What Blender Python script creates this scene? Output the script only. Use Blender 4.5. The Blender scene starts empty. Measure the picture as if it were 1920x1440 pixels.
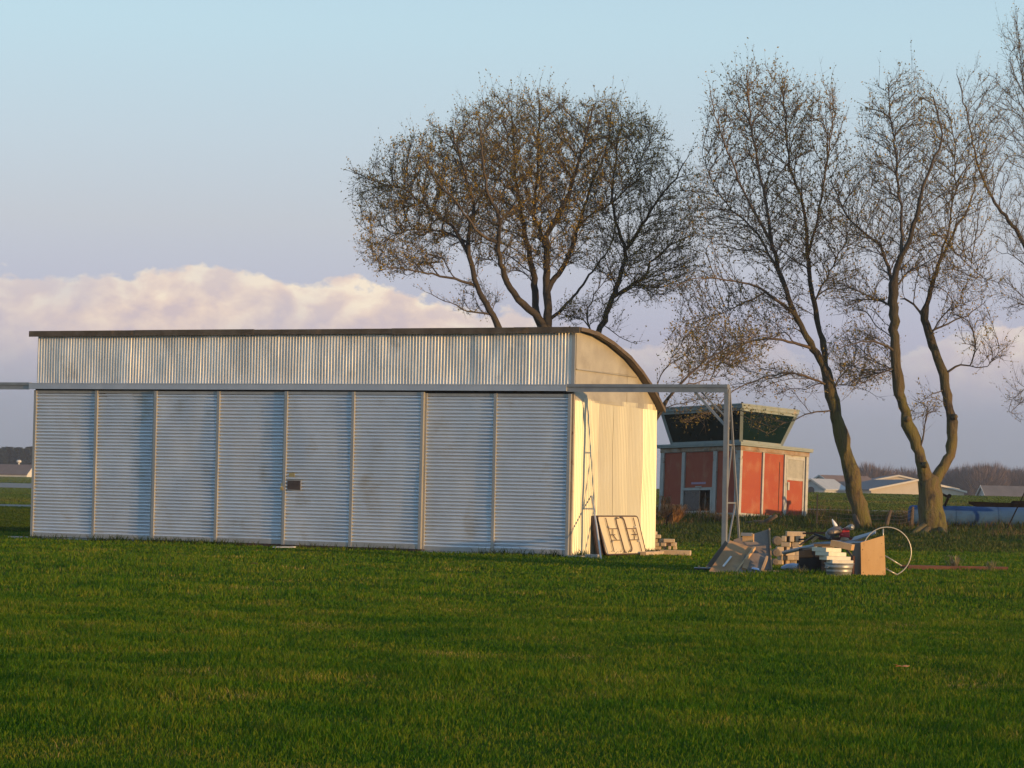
import bpy, bmesh, math, random
import numpy as np
from mathutils import Vector, Matrix

scene = bpy.context.scene
COL = scene.collection
random.seed(7)
RNG = np.random.default_rng(11)

# ------------------------------------------------------------------ camera
FPX = 5200.0; CAMZ = 1.29
PITCH = math.atan(190.0 / FPX); ROLL = 0.0215
cam_d = bpy.data.cameras.new('camera')
cam = bpy.data.objects.new('camera', cam_d); COL.objects.link(cam)
cam_d.sensor_width = 36.0; cam_d.lens = 36.0 * FPX / 1920.0
cam_d.clip_start = 0.5; cam_d.clip_end = 9000.0
_cp, _sp = math.cos(PITCH), math.sin(PITCH)
RC = Matrix(((1, 0, 0), (0, -_sp, -_cp), (0, _cp, -_sp))) @ Matrix.Rotation(ROLL, 3, 'Z')
cam.matrix_world = Matrix.Translation((0, 0, CAMZ)) @ RC.to_4x4()
scene.camera = cam

# ------------------------------------------------------------------ world / sun
SUN_AZ, SUN_EL = 127.5, 3.2
world = bpy.data.worlds.new("World"); scene.world = world; world.use_nodes = True
def build_world():
    nt = world.node_tree; N = nt.nodes; L = nt.links
    bg = N['Background']; bg.inputs[1].default_value = 0.1
    sky = N.new('ShaderNodeTexSky'); sky.sky_type = 'NISHITA'; sky.sun_disc = False
    sky.sun_elevation = math.radians(SUN_EL); sky.sun_rotation = math.radians(SUN_AZ)
    tc = N.new('ShaderNodeTexCoord'); sep = N.new('ShaderNodeSeparateXYZ'); L.new(tc.outputs['Generated'], sep.inputs[0])
    def val(s, i, sock):
        if isinstance(sock, (int, float)): s.inputs[i].default_value = sock
        else: L.new(sock, s.inputs[i])
    def M(op, a, b=0.0, c=0.0, clamp=False):
        m = N.new('ShaderNodeMath'); m.operation = op; m.use_clamp = clamp
        val(m, 0, a); val(m, 1, b); val(m, 2, c); return m.outputs[0]
    def ramp(fac, stops, interp='LINEAR'):
        r = N.new('ShaderNodeValToRGB'); r.color_ramp.interpolation = interp
        els = r.color_ramp.elements
        while len(els) < len(stops): els.new(0.5)
        for e, (p, c) in zip(els, stops):
            e.position = p; e.color = (*c, 1) if not isinstance(c, (int, float)) else (c, c, c, 1)
        L.new(fac, r.inputs[0]); return r.outputs[0]
    def mixc(f, a, b, mode='MIX'):
        m = N.new('ShaderNodeMix'); m.data_type = 'RGBA'; m.blend_type = mode
        val(m, 0, f)
        for i, s in ((6, a), (7, b)):
            if isinstance(s, tuple): m.inputs[i].default_value = (*s, 1)
            else: L.new(s, m.inputs[i])
        return m.outputs[2]
    x, y, z = sep.outputs
    az = M('ARCTAN2', x, y); el = M('ARCSINE', z)
    # clear evening sky: the physical sky, colour balanced by elevation, blended with the blue of the upper air
    e2 = M('MULTIPLY', el, 1.0 / 1.5708)
    tint = ramp(M('MULTIPLY', el, 2.0), [(0.0, (.066, .125, .80)), (.05, (.078, .125, .62)), (.09, (.095, .127, .48)), (.185, (.127, .137, .268)),
                         (.27, (.137, .158, .25)), (.33, (.152, .176, .245)), (1.0, (.13, .17, .24))])
    tint = mixc(1.0, tint, (10., 10., 10.), 'MULTIPLY')
    phys = mixc(1.0, sky.outputs[0], tint, 'MULTIPLY')
    grad = ramp(e2, [(0.0, (.33, .37, .455)), (.016, (.365, .395, .50)), (.035, (.49, .49, .61)), (.059, (.56, .595, .66)), (.078, (.56, .66, .74)), (.103, (.53, .72, .82)), (.22, (.36, .58, .78)), (.5, (.20, .38, .62)), (1.0, (.12, .27, .50))])
    grad = mixc(1.0, grad, (5., 5., 5.), 'MULTIPLY')
    clear = mixc(.78, phys, grad)
    # cumulus bank low on the horizon
    def noise(sc, det, rough=.55, off=(0.0, 0.0), dist=0.0, ys=1.5):
        cmb = N.new('ShaderNodeCombineXYZ'); L.new(M('ADD', az, off[0]), cmb.inputs[0]); L.new(M('MULTIPLY', M('ADD', el, off[1]), ys), cmb.inputs[1])
        n = N.new('ShaderNodeTexNoise'); n.inputs['Scale'].default_value = sc; n.inputs['Detail'].default_value = det
        n.inputs['Roughness'].default_value = rough; n.inputs['Distortion'].default_value = dist
        L.new(cmb.outputs[0], n.inputs['Vector']); return n.outputs[0]
    azn = M('MULTIPLY_ADD', az, 2.0, .5, clamp=True)          # az -.25..+.25 -> 0..1
    top = ramp(azn, [(0.0, .72), (.15, .735), (.225, .745), (.258, .80), (.30, .79), (.335, .745), (.40, .71), (.48, .64), (.58, .52), (.72, .46), (.80, .50), (.84, .62), (.9, .58), (1.0, .5)], 'B_SPLINE')
    topr = M('MULTIPLY', top, .1)
    n1 = noise(30, 3, .5, (3.1, 1.2)); n2 = noise(95, 8, .62, (9.3, 2.0))
    edge = M('ADD', topr, M('ADD', M('MULTIPLY', M('SUBTRACT', n1, .5), .030), M('MULTIPLY', M('SUBTRACT', n2, .5), .018)))
    d = M('SUBTRACT', edge, el)
    mask = M('MULTIPLY', d, 380.0, clamp=True)
    fade = N.new('ShaderNodeMapRange'); fade.interpolation_type = 'SMOOTHSTEP'; fade.inputs[1].default_value = .026; fade.inputs[2].default_value = .060; L.new(el, fade.inputs[0]); fade = fade.outputs[0]
    right = ramp(azn, [(0.0, .75), (.13, .75), (.25, 1.0), (.48, .95), (.6, .45), (.78, .35), (.84, .75), (1.0, .6)])
    o = (5.3, .7)
    a1 = noise(46, 5, .55, o, .2, 1.3); a2 = noise(46, 5, .55, (o[0] + .0045, o[1] - .0035), .2, 1.3)
    relief = M('MULTIPLY_ADD', M('SUBTRACT', a1, a2), 4.2, .42, clamp=True)
    big = noise(17, 3, .5, (1.7, 4.4), 0, 1.6)
    alpha = M('MULTIPLY', M('MULTIPLY', mask, right), M('MULTIPLY', fade, M('MULTIPLY_ADD', ramp(big, [(.36, 0.0), (.6, 1.0)]), .40, .58)))
    crest = M('SUBTRACT', 1.0, M('MULTIPLY', d, 60.0, clamp=True))
    lit = M('ADD', M('MULTIPLY', crest, .55), M('MULTIPLY', relief, .75), clamp=True)
    ccol = ramp(lit, [(0.0, (.66, .55, .565)), (.35, (.78, .63, .575)), (.65, (.88, .71, .60)), (1.0, (.99, .85, .67))])
    ccol = mixc(1.0, ccol, (5., 5., 5.), 'MULTIPLY')
    fin = mixc(alpha, clear, ccol)
    L.new(fin, bg.inputs[0])
build_world()
sun_d = bpy.data.lights.new('sun', 'SUN'); sun_d.energy = 2.6; sun_d.color = (1.0, .60, .24); sun_d.angle = math.radians(0.5)
sun = bpy.data.objects.new('sun', sun_d); COL.objects.link(sun)
_a, _e = math.radians(SUN_AZ), math.radians(SUN_EL)
SUNDIR = Vector((math.sin(_a) * math.cos(_e), math.cos(_a) * math.cos(_e), math.sin(_e)))
sun.rotation_euler = SUNDIR.to_track_quat('Z', 'Y').to_euler(); sun.location = SUNDIR * 60
scene.view_settings.view_transform = 'Standard'; scene.view_settings.look = 'None'
scene.view_settings.exposure = 1.0; scene.view_settings.gamma = 1.0
scene.render.engine = 'CYCLES'
scene.cycles.max_bounces = 6; scene.cycles.transparent_max_bounces = 8

# ------------------------------------------------------------------ terrain function
def vnoise(x, y, seed=0):
    x = np.asarray(x, float); y = np.asarray(y, float)
    xi = np.floor(x).astype(np.int64); yi = np.floor(y).astype(np.int64); fx = x - xi; fy = y - yi
    fx = fx * fx * (3 - 2 * fx); fy = fy * fy * (3 - 2 * fy)
    def h(a, b):
        n = (a * 374761393 + b * 668265263 + seed * 982451653) & 0x7fffffff
        n = ((n ^ (n >> 13)) * 1274126177) & 0x7fffffff
        return ((n ^ (n >> 16)) & 0xffff) / 65535.0
    return (h(xi, yi) * (1 - fx) + h(xi + 1, yi) * fx) * (1 - fy) + (h(xi, yi + 1) * (1 - fx) + h(xi + 1, yi + 1) * fx) * fy
def sst(a, b, t):
    t = np.clip((t - a) / (b - a), 0, 1); return t * t * (3 - 2 * t)
def gz(x, y):
    x = np.asarray(x, float); y = np.asarray(y, float)
    w = sst(-.10, .02, x / np.maximum(y, 1.0))
    right = np.interp(y, [0, 68, 76, 82, 86, 91, 96, 130, 170, 225, 290, 360, 9000], [0, 0, .04, .12, .2, .42, .52, .55, .85, 1.20, .3, -1.6, -1.6])
    left = np.interp(y, [0, 320, 420, 520, 620, 9000], [0, 0, .55, .86, .3, .3])
    z = w * right + (1 - w) * left
    und = (vnoise(x / 2.3, y / 1.9, 1) - .5) * .030 + (vnoise(x / .8, y / .7, 2) - .5) * .012 + (vnoise(x / 7., y / 6., 3) - .5) * .05
    # keep it level round the hangar
    keep = np.clip(np.maximum(np.abs(y - 55) - 9, 0) / 4, .25, 1)
    near = 1 - sst(60, 75, y)
    z = z + und * keep * near
    z = z + ((vnoise(x / 1.7, y / 1.9, 5) - .5) * .10) * sst(64, 72, y) * (1 - sst(95, 105, y)) * w
    return z
def gzs(x, y): return float(gz(np.array([x]), np.array([y]))[0])
def ray(px, py):
    return RC @ Vector((px - 960, 720 - py, -FPX))
def P(px, py, Y):
    d = ray(px, py); return Vector((0, 0, CAMZ)) + d * (Y / d.y)
def G(px, Y):
    """ground point below pixel column px at depth Y"""
    p = P(px, 1000, Y)
    d = ray(px, 918 + 6700.0 / Y); x = d.x / d.y * Y
    return Vector((x, Y, gzs(x, Y)))

# ------------------------------------------------------------------ materials
def new_mat(name):
    m = bpy.data.materials.new(name); m.use_nodes = True
    return m, m.node_tree.nodes, m.node_tree.links, m.node_tree.nodes['Principled BSDF']
def pm(name, c1, c2=None, scale=4.0, rough=.7, metal=0.0, bump=0.0, bscale=None, stretch=(1, 1, 1), detail=5, c3=None, t3=(.6, .7), s3=2.0, rough2=None, spec=.5, dist=.01, st3=(1, 1, 1), lo=.35, hi=.65):
    m, N, L, b = new_mat(name)
    c2 = c2 or tuple(v * .75 for v in c1)
    tc = N.new('ShaderNodeTexCoord')
    def nz(sc, st, det=detail, ru=.6):
        mp = N.new('ShaderNodeMapping'); mp.inputs['Scale'].default_value = st; L.new(tc.outputs['Object'], mp.inputs[0])
        n = N.new('ShaderNodeTexNoise'); n.inputs['Scale'].default_value = sc; n.inputs['Detail'].default_value = det
        n.inputs['Roughness'].default_value = ru; L.new(mp.outputs[0], n.inputs['Vector']); return n.outputs[0]
    n = nz(scale, stretch)
    r = N.new('ShaderNodeValToRGB'); r.color_ramp.elements[0].position = lo; r.color_ramp.elements[1].position = hi
    r.color_ramp.elements[0].color = (*c1, 1); r.color_ramp.elements[1].color = (*c2, 1); L.new(n, r.inputs[0])
    out = r.outputs[0]
    if c3:
        n3 = nz(s3, st3)
        mr = N.new('ShaderNodeMapRange'); mr.inputs[1].default_value = t3[0]; mr.inputs[2].default_value = t3[1]; L.new(n3, mr.inputs[0])
        mx = N.new('ShaderNodeMix'); mx.data_type = 'RGBA'; L.new(mr.outputs[0], mx.inputs[0]); L.new(out, mx.inputs[6]); mx.inputs[7].default_value = (*c3, 1)
        out = mx.outputs[2]
    L.new(out, b.inputs['Base Color'])
    b.inputs['Metallic'].default_value = metal; b.inputs['Specular IOR Level'].default_value = spec
    if rough2 is not None:
        mr = N.new('ShaderNodeMapRange'); mr.inputs[1].default_value = .3; mr.inputs[2].default_value = .7
        mr.inputs[3].default_value = rough; mr.inputs[4].default_value = rough2; L.new(nz(scale * .7, stretch), mr.inputs[0]); L.new(mr.outputs[0], b.inputs['Roughness'])
    else: b.inputs['Roughness'].default_value = rough
    if bump:
        bp = N.new('ShaderNodeBump'); bp.inputs['Strength'].default_value = bump; bp.inputs['Distance'].default_value = dist
        L.new(nz(bscale or scale * 3, stretch), bp.inputs['Height']); L.new(bp.outputs[0], b.inputs['Normal'])
    return m

MAT = {}
MAT['door'] = pm('silver_painted_corrugated_steel', (.63, .67, .72), (.71, .75, .80), 1.6, .45, .5, .25, 3, (1, 1, .6), c3=(.50, .47, .42), t3=(.58, .80), s3=1.3, rough2=.5, dist=.006)
MAT['fascia'] = pm('galvanised_corrugated_steel', (.60, .58, .54), (.84, .80, .73), 1.8, .34, .45, .4, 2.2, (1.2, 1, .5), c3=(.33, .31, .28), t3=(.60, .78), s3=1.1, rough2=.52, dist=.012)
MAT['endwall'] = pm('silver_painted_end_sheets', (.53, .50, .38), (.60, .57, .43), 2.2, .48, .25, .2, 5, (1, 1, .15), c3=(.46, .42, .33), t3=(.62, .8), s3=3.0, st3=(1, 1, .25), dist=.006)
MAT['gable'] = pm('flat_gable_sheets', (.36, .33, .27), (.45, .42, .34), 2.0, .5, .2, .08, 3, c3=(.28, .25, .20), t3=(.55, .75), s3=1.6, dist=.01)
MAT['stile'] = pm('weathered_aluminium_stile', (.33, .33, .32), (.40, .39, .37), 6, .55, .5, .1, 20, (1, 1, .2))
MAT['rail'] = pm('blue_grey_header_rail', (.40, .43, .47), (.47, .49, .52), 3, .45, .4, .05, 9)
MAT['rooftrim'] = pm('weathered_roofing_felt', (.075, .055, .035), (.13, .10, .07), 4, .85, 0, .5, 30, c3=(.20, .12, .06), t3=(.6, .7), s3=3)
MAT['roof'] = pm('rusty_roof_sheet', (.12, .10, .08), (.2, .15, .11), 2, .7, .2, .3, 8)
MAT['beam'] = pm('galvanised_track_beam', (.24, .245, .25), (.31, .31, .30), 5, .5, .45, .1, 20, c3=(.30, .14, .06), t3=(.70, .76), s3=4)
MAT['sill'] = pm('rusty_sill_angle', (.055, .025, .018), (.09, .05, .035), 4, .8)
MAT['concrete'] = pm('old_concrete', (.30, .28, .25), (.40, .37, .33), 8, .9, 0, .3, 30)
MAT['dark'] = pm('hangar_interior_dark', (.02, .02, .02), (.03, .028, .025), 4, .9)
MAT['plate'] = pm('brown_tin_plate', (.05, .035, .03), (.075, .05, .04), 12, .6)
MAT['yellow'] = pm('faded_yellow_plate', (.30, .24, .10), (.38, .32, .16), 40, .6)
MAT['brass'] = pm('brass_padlock', (.45, .33, .14), (.55, .42, .2), 20, .4, .6)

def setramp(r, stops):
    els = r.color_ramp.elements
    while len(els) < len(stops): els.new(.5)
    for k, (p, c) in enumerate(stops): els[k].position = p; els[k].color = (*c, 1)
def grass_ground():
    m, N, L, b = new_mat('mown_grass_ground')
    geo = N.new('ShaderNodeNewGeometry')
    def nz(sc, st=(1, 1, 1), det=5):
        mp = N.new('ShaderNodeMapping'); mp.inputs['Scale'].default_value = st; L.new(geo.outputs['Position'], mp.inputs[0])
        n = N.new('ShaderNodeTexNoise'); n.inputs['Scale'].default_value = sc; n.inputs['Detail'].default_value = det; L.new(mp.outputs[0], n.inputs['Vector']); return n.outputs[0]
    r = N.new('ShaderNodeValToRGB'); L.new(nz(.9), r.inputs[0])
    setramp(r, [(.3, (.022, .055, .005)), (.5, (.038, .066, .008)), (.7, (.070, .080, .014))])
    # far field: smoother, fresher green with tan stripes
    sep = N.new('ShaderNodeSeparateXYZ'); L.new(geo.outputs['Position'], sep.inputs[0])
    far = N.new('ShaderNodeMapRange'); far.inputs[1].default_value = 96; far.inputs[2].default_value = 108; L.new(sep.outputs[1], far.inputs[0])
    rf = N.new('ShaderNodeValToRGB'); L.new(nz(.05, (.25, 1, 1), 6), rf.inputs[0])
    setramp(rf, [(.38, (.045, .085, .010)), (.52, (.062, .098, .014)), (.66, (.10, .105, .025))])
    mx = N.new('ShaderNodeMix'); mx.data_type = 'RGBA'; L.new(far.outputs[0], mx.inputs[0]); L.new(r.outputs[0], mx.inputs[6]); L.new(rf.outputs[0], mx.inputs[7])
    N.remove(b); b = N.new('ShaderNodeBsdfDiffuse'); L.new(b.outputs[0], N['Material Output'].inputs[0]); L.new(mx.outputs[2], b.inputs['Color'])
    bp = N.new('ShaderNodeBump'); bp.inputs['Strength'].default_value = .8; bp.inputs['Distance'].default_value = .05
    L.new(nz(5, (1, .5, 1), 8), bp.inputs['Height']); L.new(bp.outputs[0], b.inputs['Normal'])
    return m
MAT['ground'] = grass_ground()
def blade_mat(name, cols, sc=1.3, rough=.75, trans=.25):
    m, N, L, b = new_mat(name)
    geo = N.new('ShaderNodeNewGeometry'); at = N.new('ShaderNodeAttribute'); at.attribute_name = 'rnd'
    n = N.new('ShaderNodeTexNoise'); n.inputs['Scale'].default_value = sc; n.inputs['Detail'].default_value = 6; n.inputs['Roughness'].default_value = .62; L.new(geo.outputs['Position'], n.inputs['Vector'])
    a = N.new('ShaderNodeMath'); a.operation = 'MULTIPLY_ADD'; a.inputs[1].default_value = .55; L.new(at.outputs['Fac'], a.inputs[0])
    s = N.new('ShaderNodeMath'); s.operation = 'MULTIPLY_ADD'; s.inputs[1].default_value = 1.5; s.inputs[2].default_value = -.52; L.new(n.outputs[0], s.inputs[0]); L.new(s.outputs[0], a.inputs[2])
    r = N.new('ShaderNodeValToRGB'); els = r.color_ramp.elements
    while len(els) < len(cols): els.new(.5)
    for e, (p, c) in zip(els, cols): e.position = p; e.color = (*c, 1)
    L.new(a.outputs[0], r.inputs[0]); L.new(r.outputs[0], b.inputs['Base Color']); b.inputs['Roughness'].default_value = rough; b.inputs['Specular IOR Level'].default_value = .1
    if trans:
        tr = N.new('ShaderNodeBsdfTranslucent'); L.new(r.outputs[0], tr.inputs[0]); mx = N.new('ShaderNodeMixShader'); mx.inputs[0].default_value = trans
        L.new(b.outputs[0], mx.inputs[1]); L.new(tr.outputs[0], mx.inputs[2]); L.new(mx.outputs[0], N['Material Output'].inputs[0])
    return m
MAT['blade'] = blade_mat('grass_blades', [(.05, (.016, .072, .003)), (.36, (.048, .126, .004)), (.62, (.105, .160, .006)), (.88, (.185, .175, .018)), (1.0, (.36, .27, .10))], .75)
MAT['weed'] = blade_mat('dry_weeds', [(.1, (.075, .045, .022)), (.5, (.15, .085, .040)), (1.0, (.26, .19, .10))], 1.0, .8, .15)
MAT['deadorange'] = blade_mat('dead_orange_growth', [(.1, (.20, .10, .04)), (1.0, (.42, .24, .10))], 1.0, .8, .2)
MAT['straw'] = blade_mat('pale_straw', [(.1, (.16, .13, .06)), (1.0, (.34, .28, .15))], 1.0, .8, .15)
MAT['rough'] = blade_mat('rough_growth', [(.1, (.020, .044, .006)), (.5, (.042, .070, .010)), (.85, (.10, .095, .026)), (1.0, (.22, .16, .07))], .7, .8, .2)
MAT['bark'] = pm('mossy_bark_upper_shade', (.120, .080, .036), (.115, .105, .018), 2.2, .95, 0, 1.0, 9, (1, 1, .3), c3=(.028, .022, .018), t3=(.54, .68), s3=3.5, dist=.08, st3=(1, 1, .5))
def shade_upper_bark(m, dark):  # mossy bark below; twig shade over the upper limbs is put into the colour
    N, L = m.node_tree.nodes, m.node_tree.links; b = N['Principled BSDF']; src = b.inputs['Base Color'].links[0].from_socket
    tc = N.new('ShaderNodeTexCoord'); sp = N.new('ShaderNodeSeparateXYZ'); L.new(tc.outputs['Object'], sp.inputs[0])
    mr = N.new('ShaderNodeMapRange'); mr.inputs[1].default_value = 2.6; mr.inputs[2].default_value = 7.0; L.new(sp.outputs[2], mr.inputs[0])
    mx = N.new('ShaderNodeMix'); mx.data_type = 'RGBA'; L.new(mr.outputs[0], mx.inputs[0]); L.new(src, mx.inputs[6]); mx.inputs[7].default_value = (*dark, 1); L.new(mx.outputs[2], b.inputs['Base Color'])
shade_upper_bark(MAT['bark'], (.042, .034, .024))
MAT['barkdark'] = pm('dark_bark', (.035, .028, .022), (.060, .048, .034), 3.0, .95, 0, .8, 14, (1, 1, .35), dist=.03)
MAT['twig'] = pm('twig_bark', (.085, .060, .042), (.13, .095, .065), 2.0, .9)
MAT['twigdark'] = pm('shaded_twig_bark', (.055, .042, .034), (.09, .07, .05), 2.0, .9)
MAT['leaf'] = blade_mat('opening_buds', [(.1, (.15, .12, .030)), (.5, (.27, .20, .050)), (1.0, (.40, .27, .09))], .5, .7, .3)
MAT['leafgreen'] = blade_mat('young_leaves', [(.1, (.11, .10, .018)), (.45, (.27, .19, .030)), (1.0, (.55, .36, .05))], .35, .7, .3)

# ------------------------------------------------------------------ object helpers
def tag(o, label=None, cat=None, group=None, kind=None):
    if label: o['label'] = label
    if cat: o['category'] = cat
    if group: o['group'] = group
    if kind: o['kind'] = kind
    return o
def empty(name, loc, rz=0.0, mat=None):
    o = bpy.data.objects.new(name, None); COL.objects.link(o)
    if mat is not None: o.matrix_world = mat
    else: o.location = loc; o.rotation_euler = (0, 0, rz)
    o.empty_display_size = .2
    return o
def link_mesh(name, me, m, parent=None):
    o = bpy.data.objects.new(name, me); COL.objects.link(o)
    if m is not None: me.materials.append(m)
    if parent is not None: o.parent = parent
    return o
def wmat(o):
    m = o.matrix_basis.copy()
    while o.parent is not None: o = o.parent; m = o.matrix_basis @ m
    return m
class MB:
    """collects simple solids; build() links them as one mesh object"""
    def __init__(s): s.v = []; s.f = []
    def add(s, vs, fs):
        k = len(s.v); s.v += [Vector(v) for v in vs]; s.f += [tuple(i + k for i in f) for f in fs]; return s
    def box(s, a, b, m=None):
        x0, y0, z0 = a; x1, y1, z1 = b
        vs = [Vector(p) for p in ((x0, y0, z0), (x1, y0, z0), (x1, y1, z0), (x0, y1, z0), (x0, y0, z1), (x1, y0, z1), (x1, y1, z1), (x0, y1, z1))]
        if m is not None: vs = [m @ v for v in vs]
        return s.add(vs, [(0, 3, 2, 1), (4, 5, 6, 7), (0, 1, 5, 4), (1, 2, 6, 5), (2, 3, 7, 6), (3, 0, 4, 7)])
    def bar(s, p, q, w, h=None, up=Vector((0, 0, 1))):
        """rectangular bar from p to q"""
        p, q = Vector(p), Vector(q); d = (q - p).normalized(); h = h or w
        if abs(d.dot(up)) > .97: up = Vector((0, 1, 0)) if abs(d.y) < .9 else Vector((1, 0, 0))
        a = d.cross(up).normalized() * w / 2; b = a.cross(d).normalized() * h / 2
        vs = [p - a - b, p + a - b, p + a + b, p - a + b, q - a - b, q + a - b, q + a + b, q - a + b]
        return s.add(vs, [(0, 3, 2, 1), (4, 5, 6, 7), (0, 1, 5, 4), (1, 2, 6, 5), (2, 3, 7, 6), (3, 0, 4, 7)])
    def tube(s, pts, r, n=8, cap=True, closed=False):
        pts = [Vector(p) for p in pts]; m = len(pts)
        rs = r if isinstance(r, (list, tuple)) else [r] * m
        vs = []; prev = None
        for i, p in enumerate(pts):
            if closed: d = pts[(i + 1) % m] - pts[i - 1]
            else: d = pts[min(i + 1, m - 1)] - pts[max(i - 1, 0)]
            d = d.normalized()
            if prev is None:
                ref = Vector((0, 0, 1)) if abs(d.z) < .9 else Vector((1, 0, 0)); a = d.cross(ref).normalized()
            else:
                a = prev - d * prev.dot(d); a = a.normalized() if a.length > 1e-6 else d.orthogonal().normalized()
            prev = a; b = d.cross(a)
            for k in range(n):
                t = 2 * math.pi * k / n; vs.append(p + (a * math.cos(t) + b * math.sin(t)) * rs[i])
        fs = []
        for i in range(m if closed else m - 1):
            for k in range(n):
                j = (i + 1) % m
                fs.append((i * n + k, i * n + (k + 1) % n, j * n + (k + 1) % n, j * n + k))
        if cap and not closed: fs += [tuple(range(n))[::-1], tuple((m - 1) * n + k for k in range(n))]
        return s.add(vs, fs)
    def slab(s, quad, t, toward=None):
        """prism from a polygon, thickened by t away from the viewer side"""
        q = [Vector(p) for p in quad]; nrm = Vector((0, 0, 0))
        for i in range(len(q)): nrm += (q[i] - q[0]).cross(q[(i + 1) % len(q)] - q[0])
        nrm.normalize(); tw = Vector((0, 1, 0)) if toward is None else Vector(toward)
        if nrm.dot(tw) < 0: nrm = -nrm; q = q[::-1]
        n = len(q)
        return s.add(q + [p + nrm * t for p in q], [tuple(range(n))[::-1], tuple(range(n, 2 * n))] + [(i, (i + 1) % n, n + (i + 1) % n, n + i) for i in range(n)])
    def build(s, name, m, parent=None, bevel=0.0, smooth=False):
        me = bpy.data.meshes.new(name)
        inv = wmat(parent).inverted() if (parent is not None and getattr(s, 'ws', False)) else None
        vs = [inv @ v for v in s.v] if inv else s.v
        me.from_pydata([tuple(v) for v in vs], [], s.f); me.update()
        if smooth: me.polygons.foreach_set('use_smooth', [True] * len(me.polygons))
        o = link_mesh(name, me, m, parent)
        if bevel:
            bm = bmesh.new(); bm.from_mesh(me); bmesh.ops.bevel(bm, geom=bm.edges[:], offset=bevel, segments=1, affect='EDGES', clamp_overlap=True); bm.to_mesh(me); bm.free()
        return o
def WMB():
    m = MB(); m.ws = True; return m
def np_mesh(name, v, f, m, parent=None, attr=None, smooth=False):
    """v (n,3) float; f (k,3|4) int or list of such arrays"""
    fl = f if isinstance(f, list) else [f]; fl = [a for a in fl if len(a)]
    me = bpy.data.meshes.new(name)
    me.vertices.add(len(v)); me.vertices.foreach_set('co', np.ascontiguousarray(v, np.float32).ravel())
    idx = np.concatenate([a.ravel() for a in fl]).astype(np.int32)
    tot = np.concatenate([np.full(len(a), a.shape[1]) for a in fl]).astype(np.int32)
    st = np.concatenate([[0], np.cumsum(tot)[:-1]]).astype(np.int32)
    me.loops.add(len(idx)); me.loops.foreach_set('vertex_index', idx)
    me.polygons.add(len(tot)); me.polygons.foreach_set('loop_start', st); me.polygons.foreach_set('loop_total', tot)
    if smooth: me.polygons.foreach_set('use_smooth', np.ones(len(tot), bool))
    if attr is not None:
        a = me.attributes.new('rnd', 'FLOAT', 'POINT'); a.data.foreach_set('value', np.ascontiguousarray(attr, np.float32))
    me.update(calc_edges=True)
    return link_mesh(name, me, m, parent)
def sheet(u0, u1, v0, v1, pitch, amp, horizontal, nseg=8, extra=1, wob=0.0):
    """corrugated sheet in the xz plane, displaced along -y. horizontal: ridges run along x"""
    if horizontal:
        # broad rounded ribs with a narrow deep recess between them
        prof = [(0.0, -.50), (.05, -.82), (.18, -1.0), (.38, -1.0), (.53, -.82), (.595, -.45), (.60, 1.0), (.99, 1.0)]
        n = int(round((v1 - v0) / pitch)); p2 = (v1 - v0) / n
        zs = np.array([v0 + (k + t) * p2 for k in range(n) for t, _ in prof] + [v1]); yp = np.array([y for k in range(n) for _, y in prof] + [-.45]); xs = np.linspace(u0, u1, extra + 1)
    else:
        n = int(round((u1 - u0) / pitch * nseg)); xs = np.linspace(u0, u1, n + 1); zs = np.linspace(v0, v1, extra + 1)
    X, Z = np.meshgrid(xs, zs)
    ph = (Z if horizontal else X) / pitch * 2 * math.pi
    Yv = (amp * np.repeat(yp[:, None], len(xs), 1)) if horizontal else -amp * np.cos(ph)
    if wob:
        Yv = Yv + wob * (vnoise(X * 1.6 + 31, Z * 1.1 + 7, 8) - .5) + wob * .6 * (vnoise(X * 4.1 + 3, Z * 2.3 + 17, 9) - .5)
    v = np.stack([X, Yv, Z], -1).reshape(-1, 3); nx = len(xs)
    i = (np.arange(len(zs) - 1)[:, None] * nx + np.arange(nx - 1)[None]).ravel()
    f = np.stack([i, i + 1, i + 1 + nx, i + nx], -1)
    return v, f
def inst(o, parent, loc=None):
    c = o.copy(); COL.objects.link(c); c.parent = parent
    if loc is not None: c.location = loc
    return c

# ------------------------------------------------------------------ ground
def build_ground():
    ys = np.concatenate([np.arange(-6, 10, 2.0), np.arange(10, 76, .28), np.arange(76, 110, .6), np.arange(110, 400, 6), np.arange(400, 1000, 25), np.geomspace(1000, 6000, 16)])
    a = np.concatenate([-np.geomspace(2.5, .26, 14), np.linspace(-.25, .25, 150), np.geomspace(.26, 2.5, 14)])
    A, Yg = np.meshgrid(a, ys); Xg = A * np.maximum(Yg + 12, 12)
    Z = gz(Xg, Yg); v = np.stack([Xg, Yg, Z], -1).reshape(-1, 3); nx = len(a)
    i = (np.arange(len(ys) - 1)[:, None] * nx + np.arange(nx - 1)[None]).ravel()
    o = np_mesh('ground', v, np.stack([i, i + 1, i + 1 + nx, i + nx], -1), MAT['ground'], smooth=True)
    tag(o, kind='structure')
    def strip(name, y0, y1, mat, lift):
        n = 70; t = np.linspace(-.8, .8, n); vs = []
        rows = np.linspace(y0, y1, 5)
        for y in rows:
            x = t * y; vs.append(np.stack([x, np.full(n, y), gz(x, np.full(n, y)) + lift], -1))
        v = np.concatenate(vs); i = (np.arange(4)[:, None] * n + np.arange(n - 1)[None]).ravel()
        o = np_mesh(name, v, np.stack([i, i + 1, i + 1 + n, i + n], -1), mat); tag(o, kind='structure')
    conc = pm('runway_concrete', (.17, .15, .125), (.21, .19, .16), .3, .95)
    strip('taxiway', 109, 117.5, conc, .03); strip('runway', 262, 350, conc, .06)
build_ground()

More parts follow.
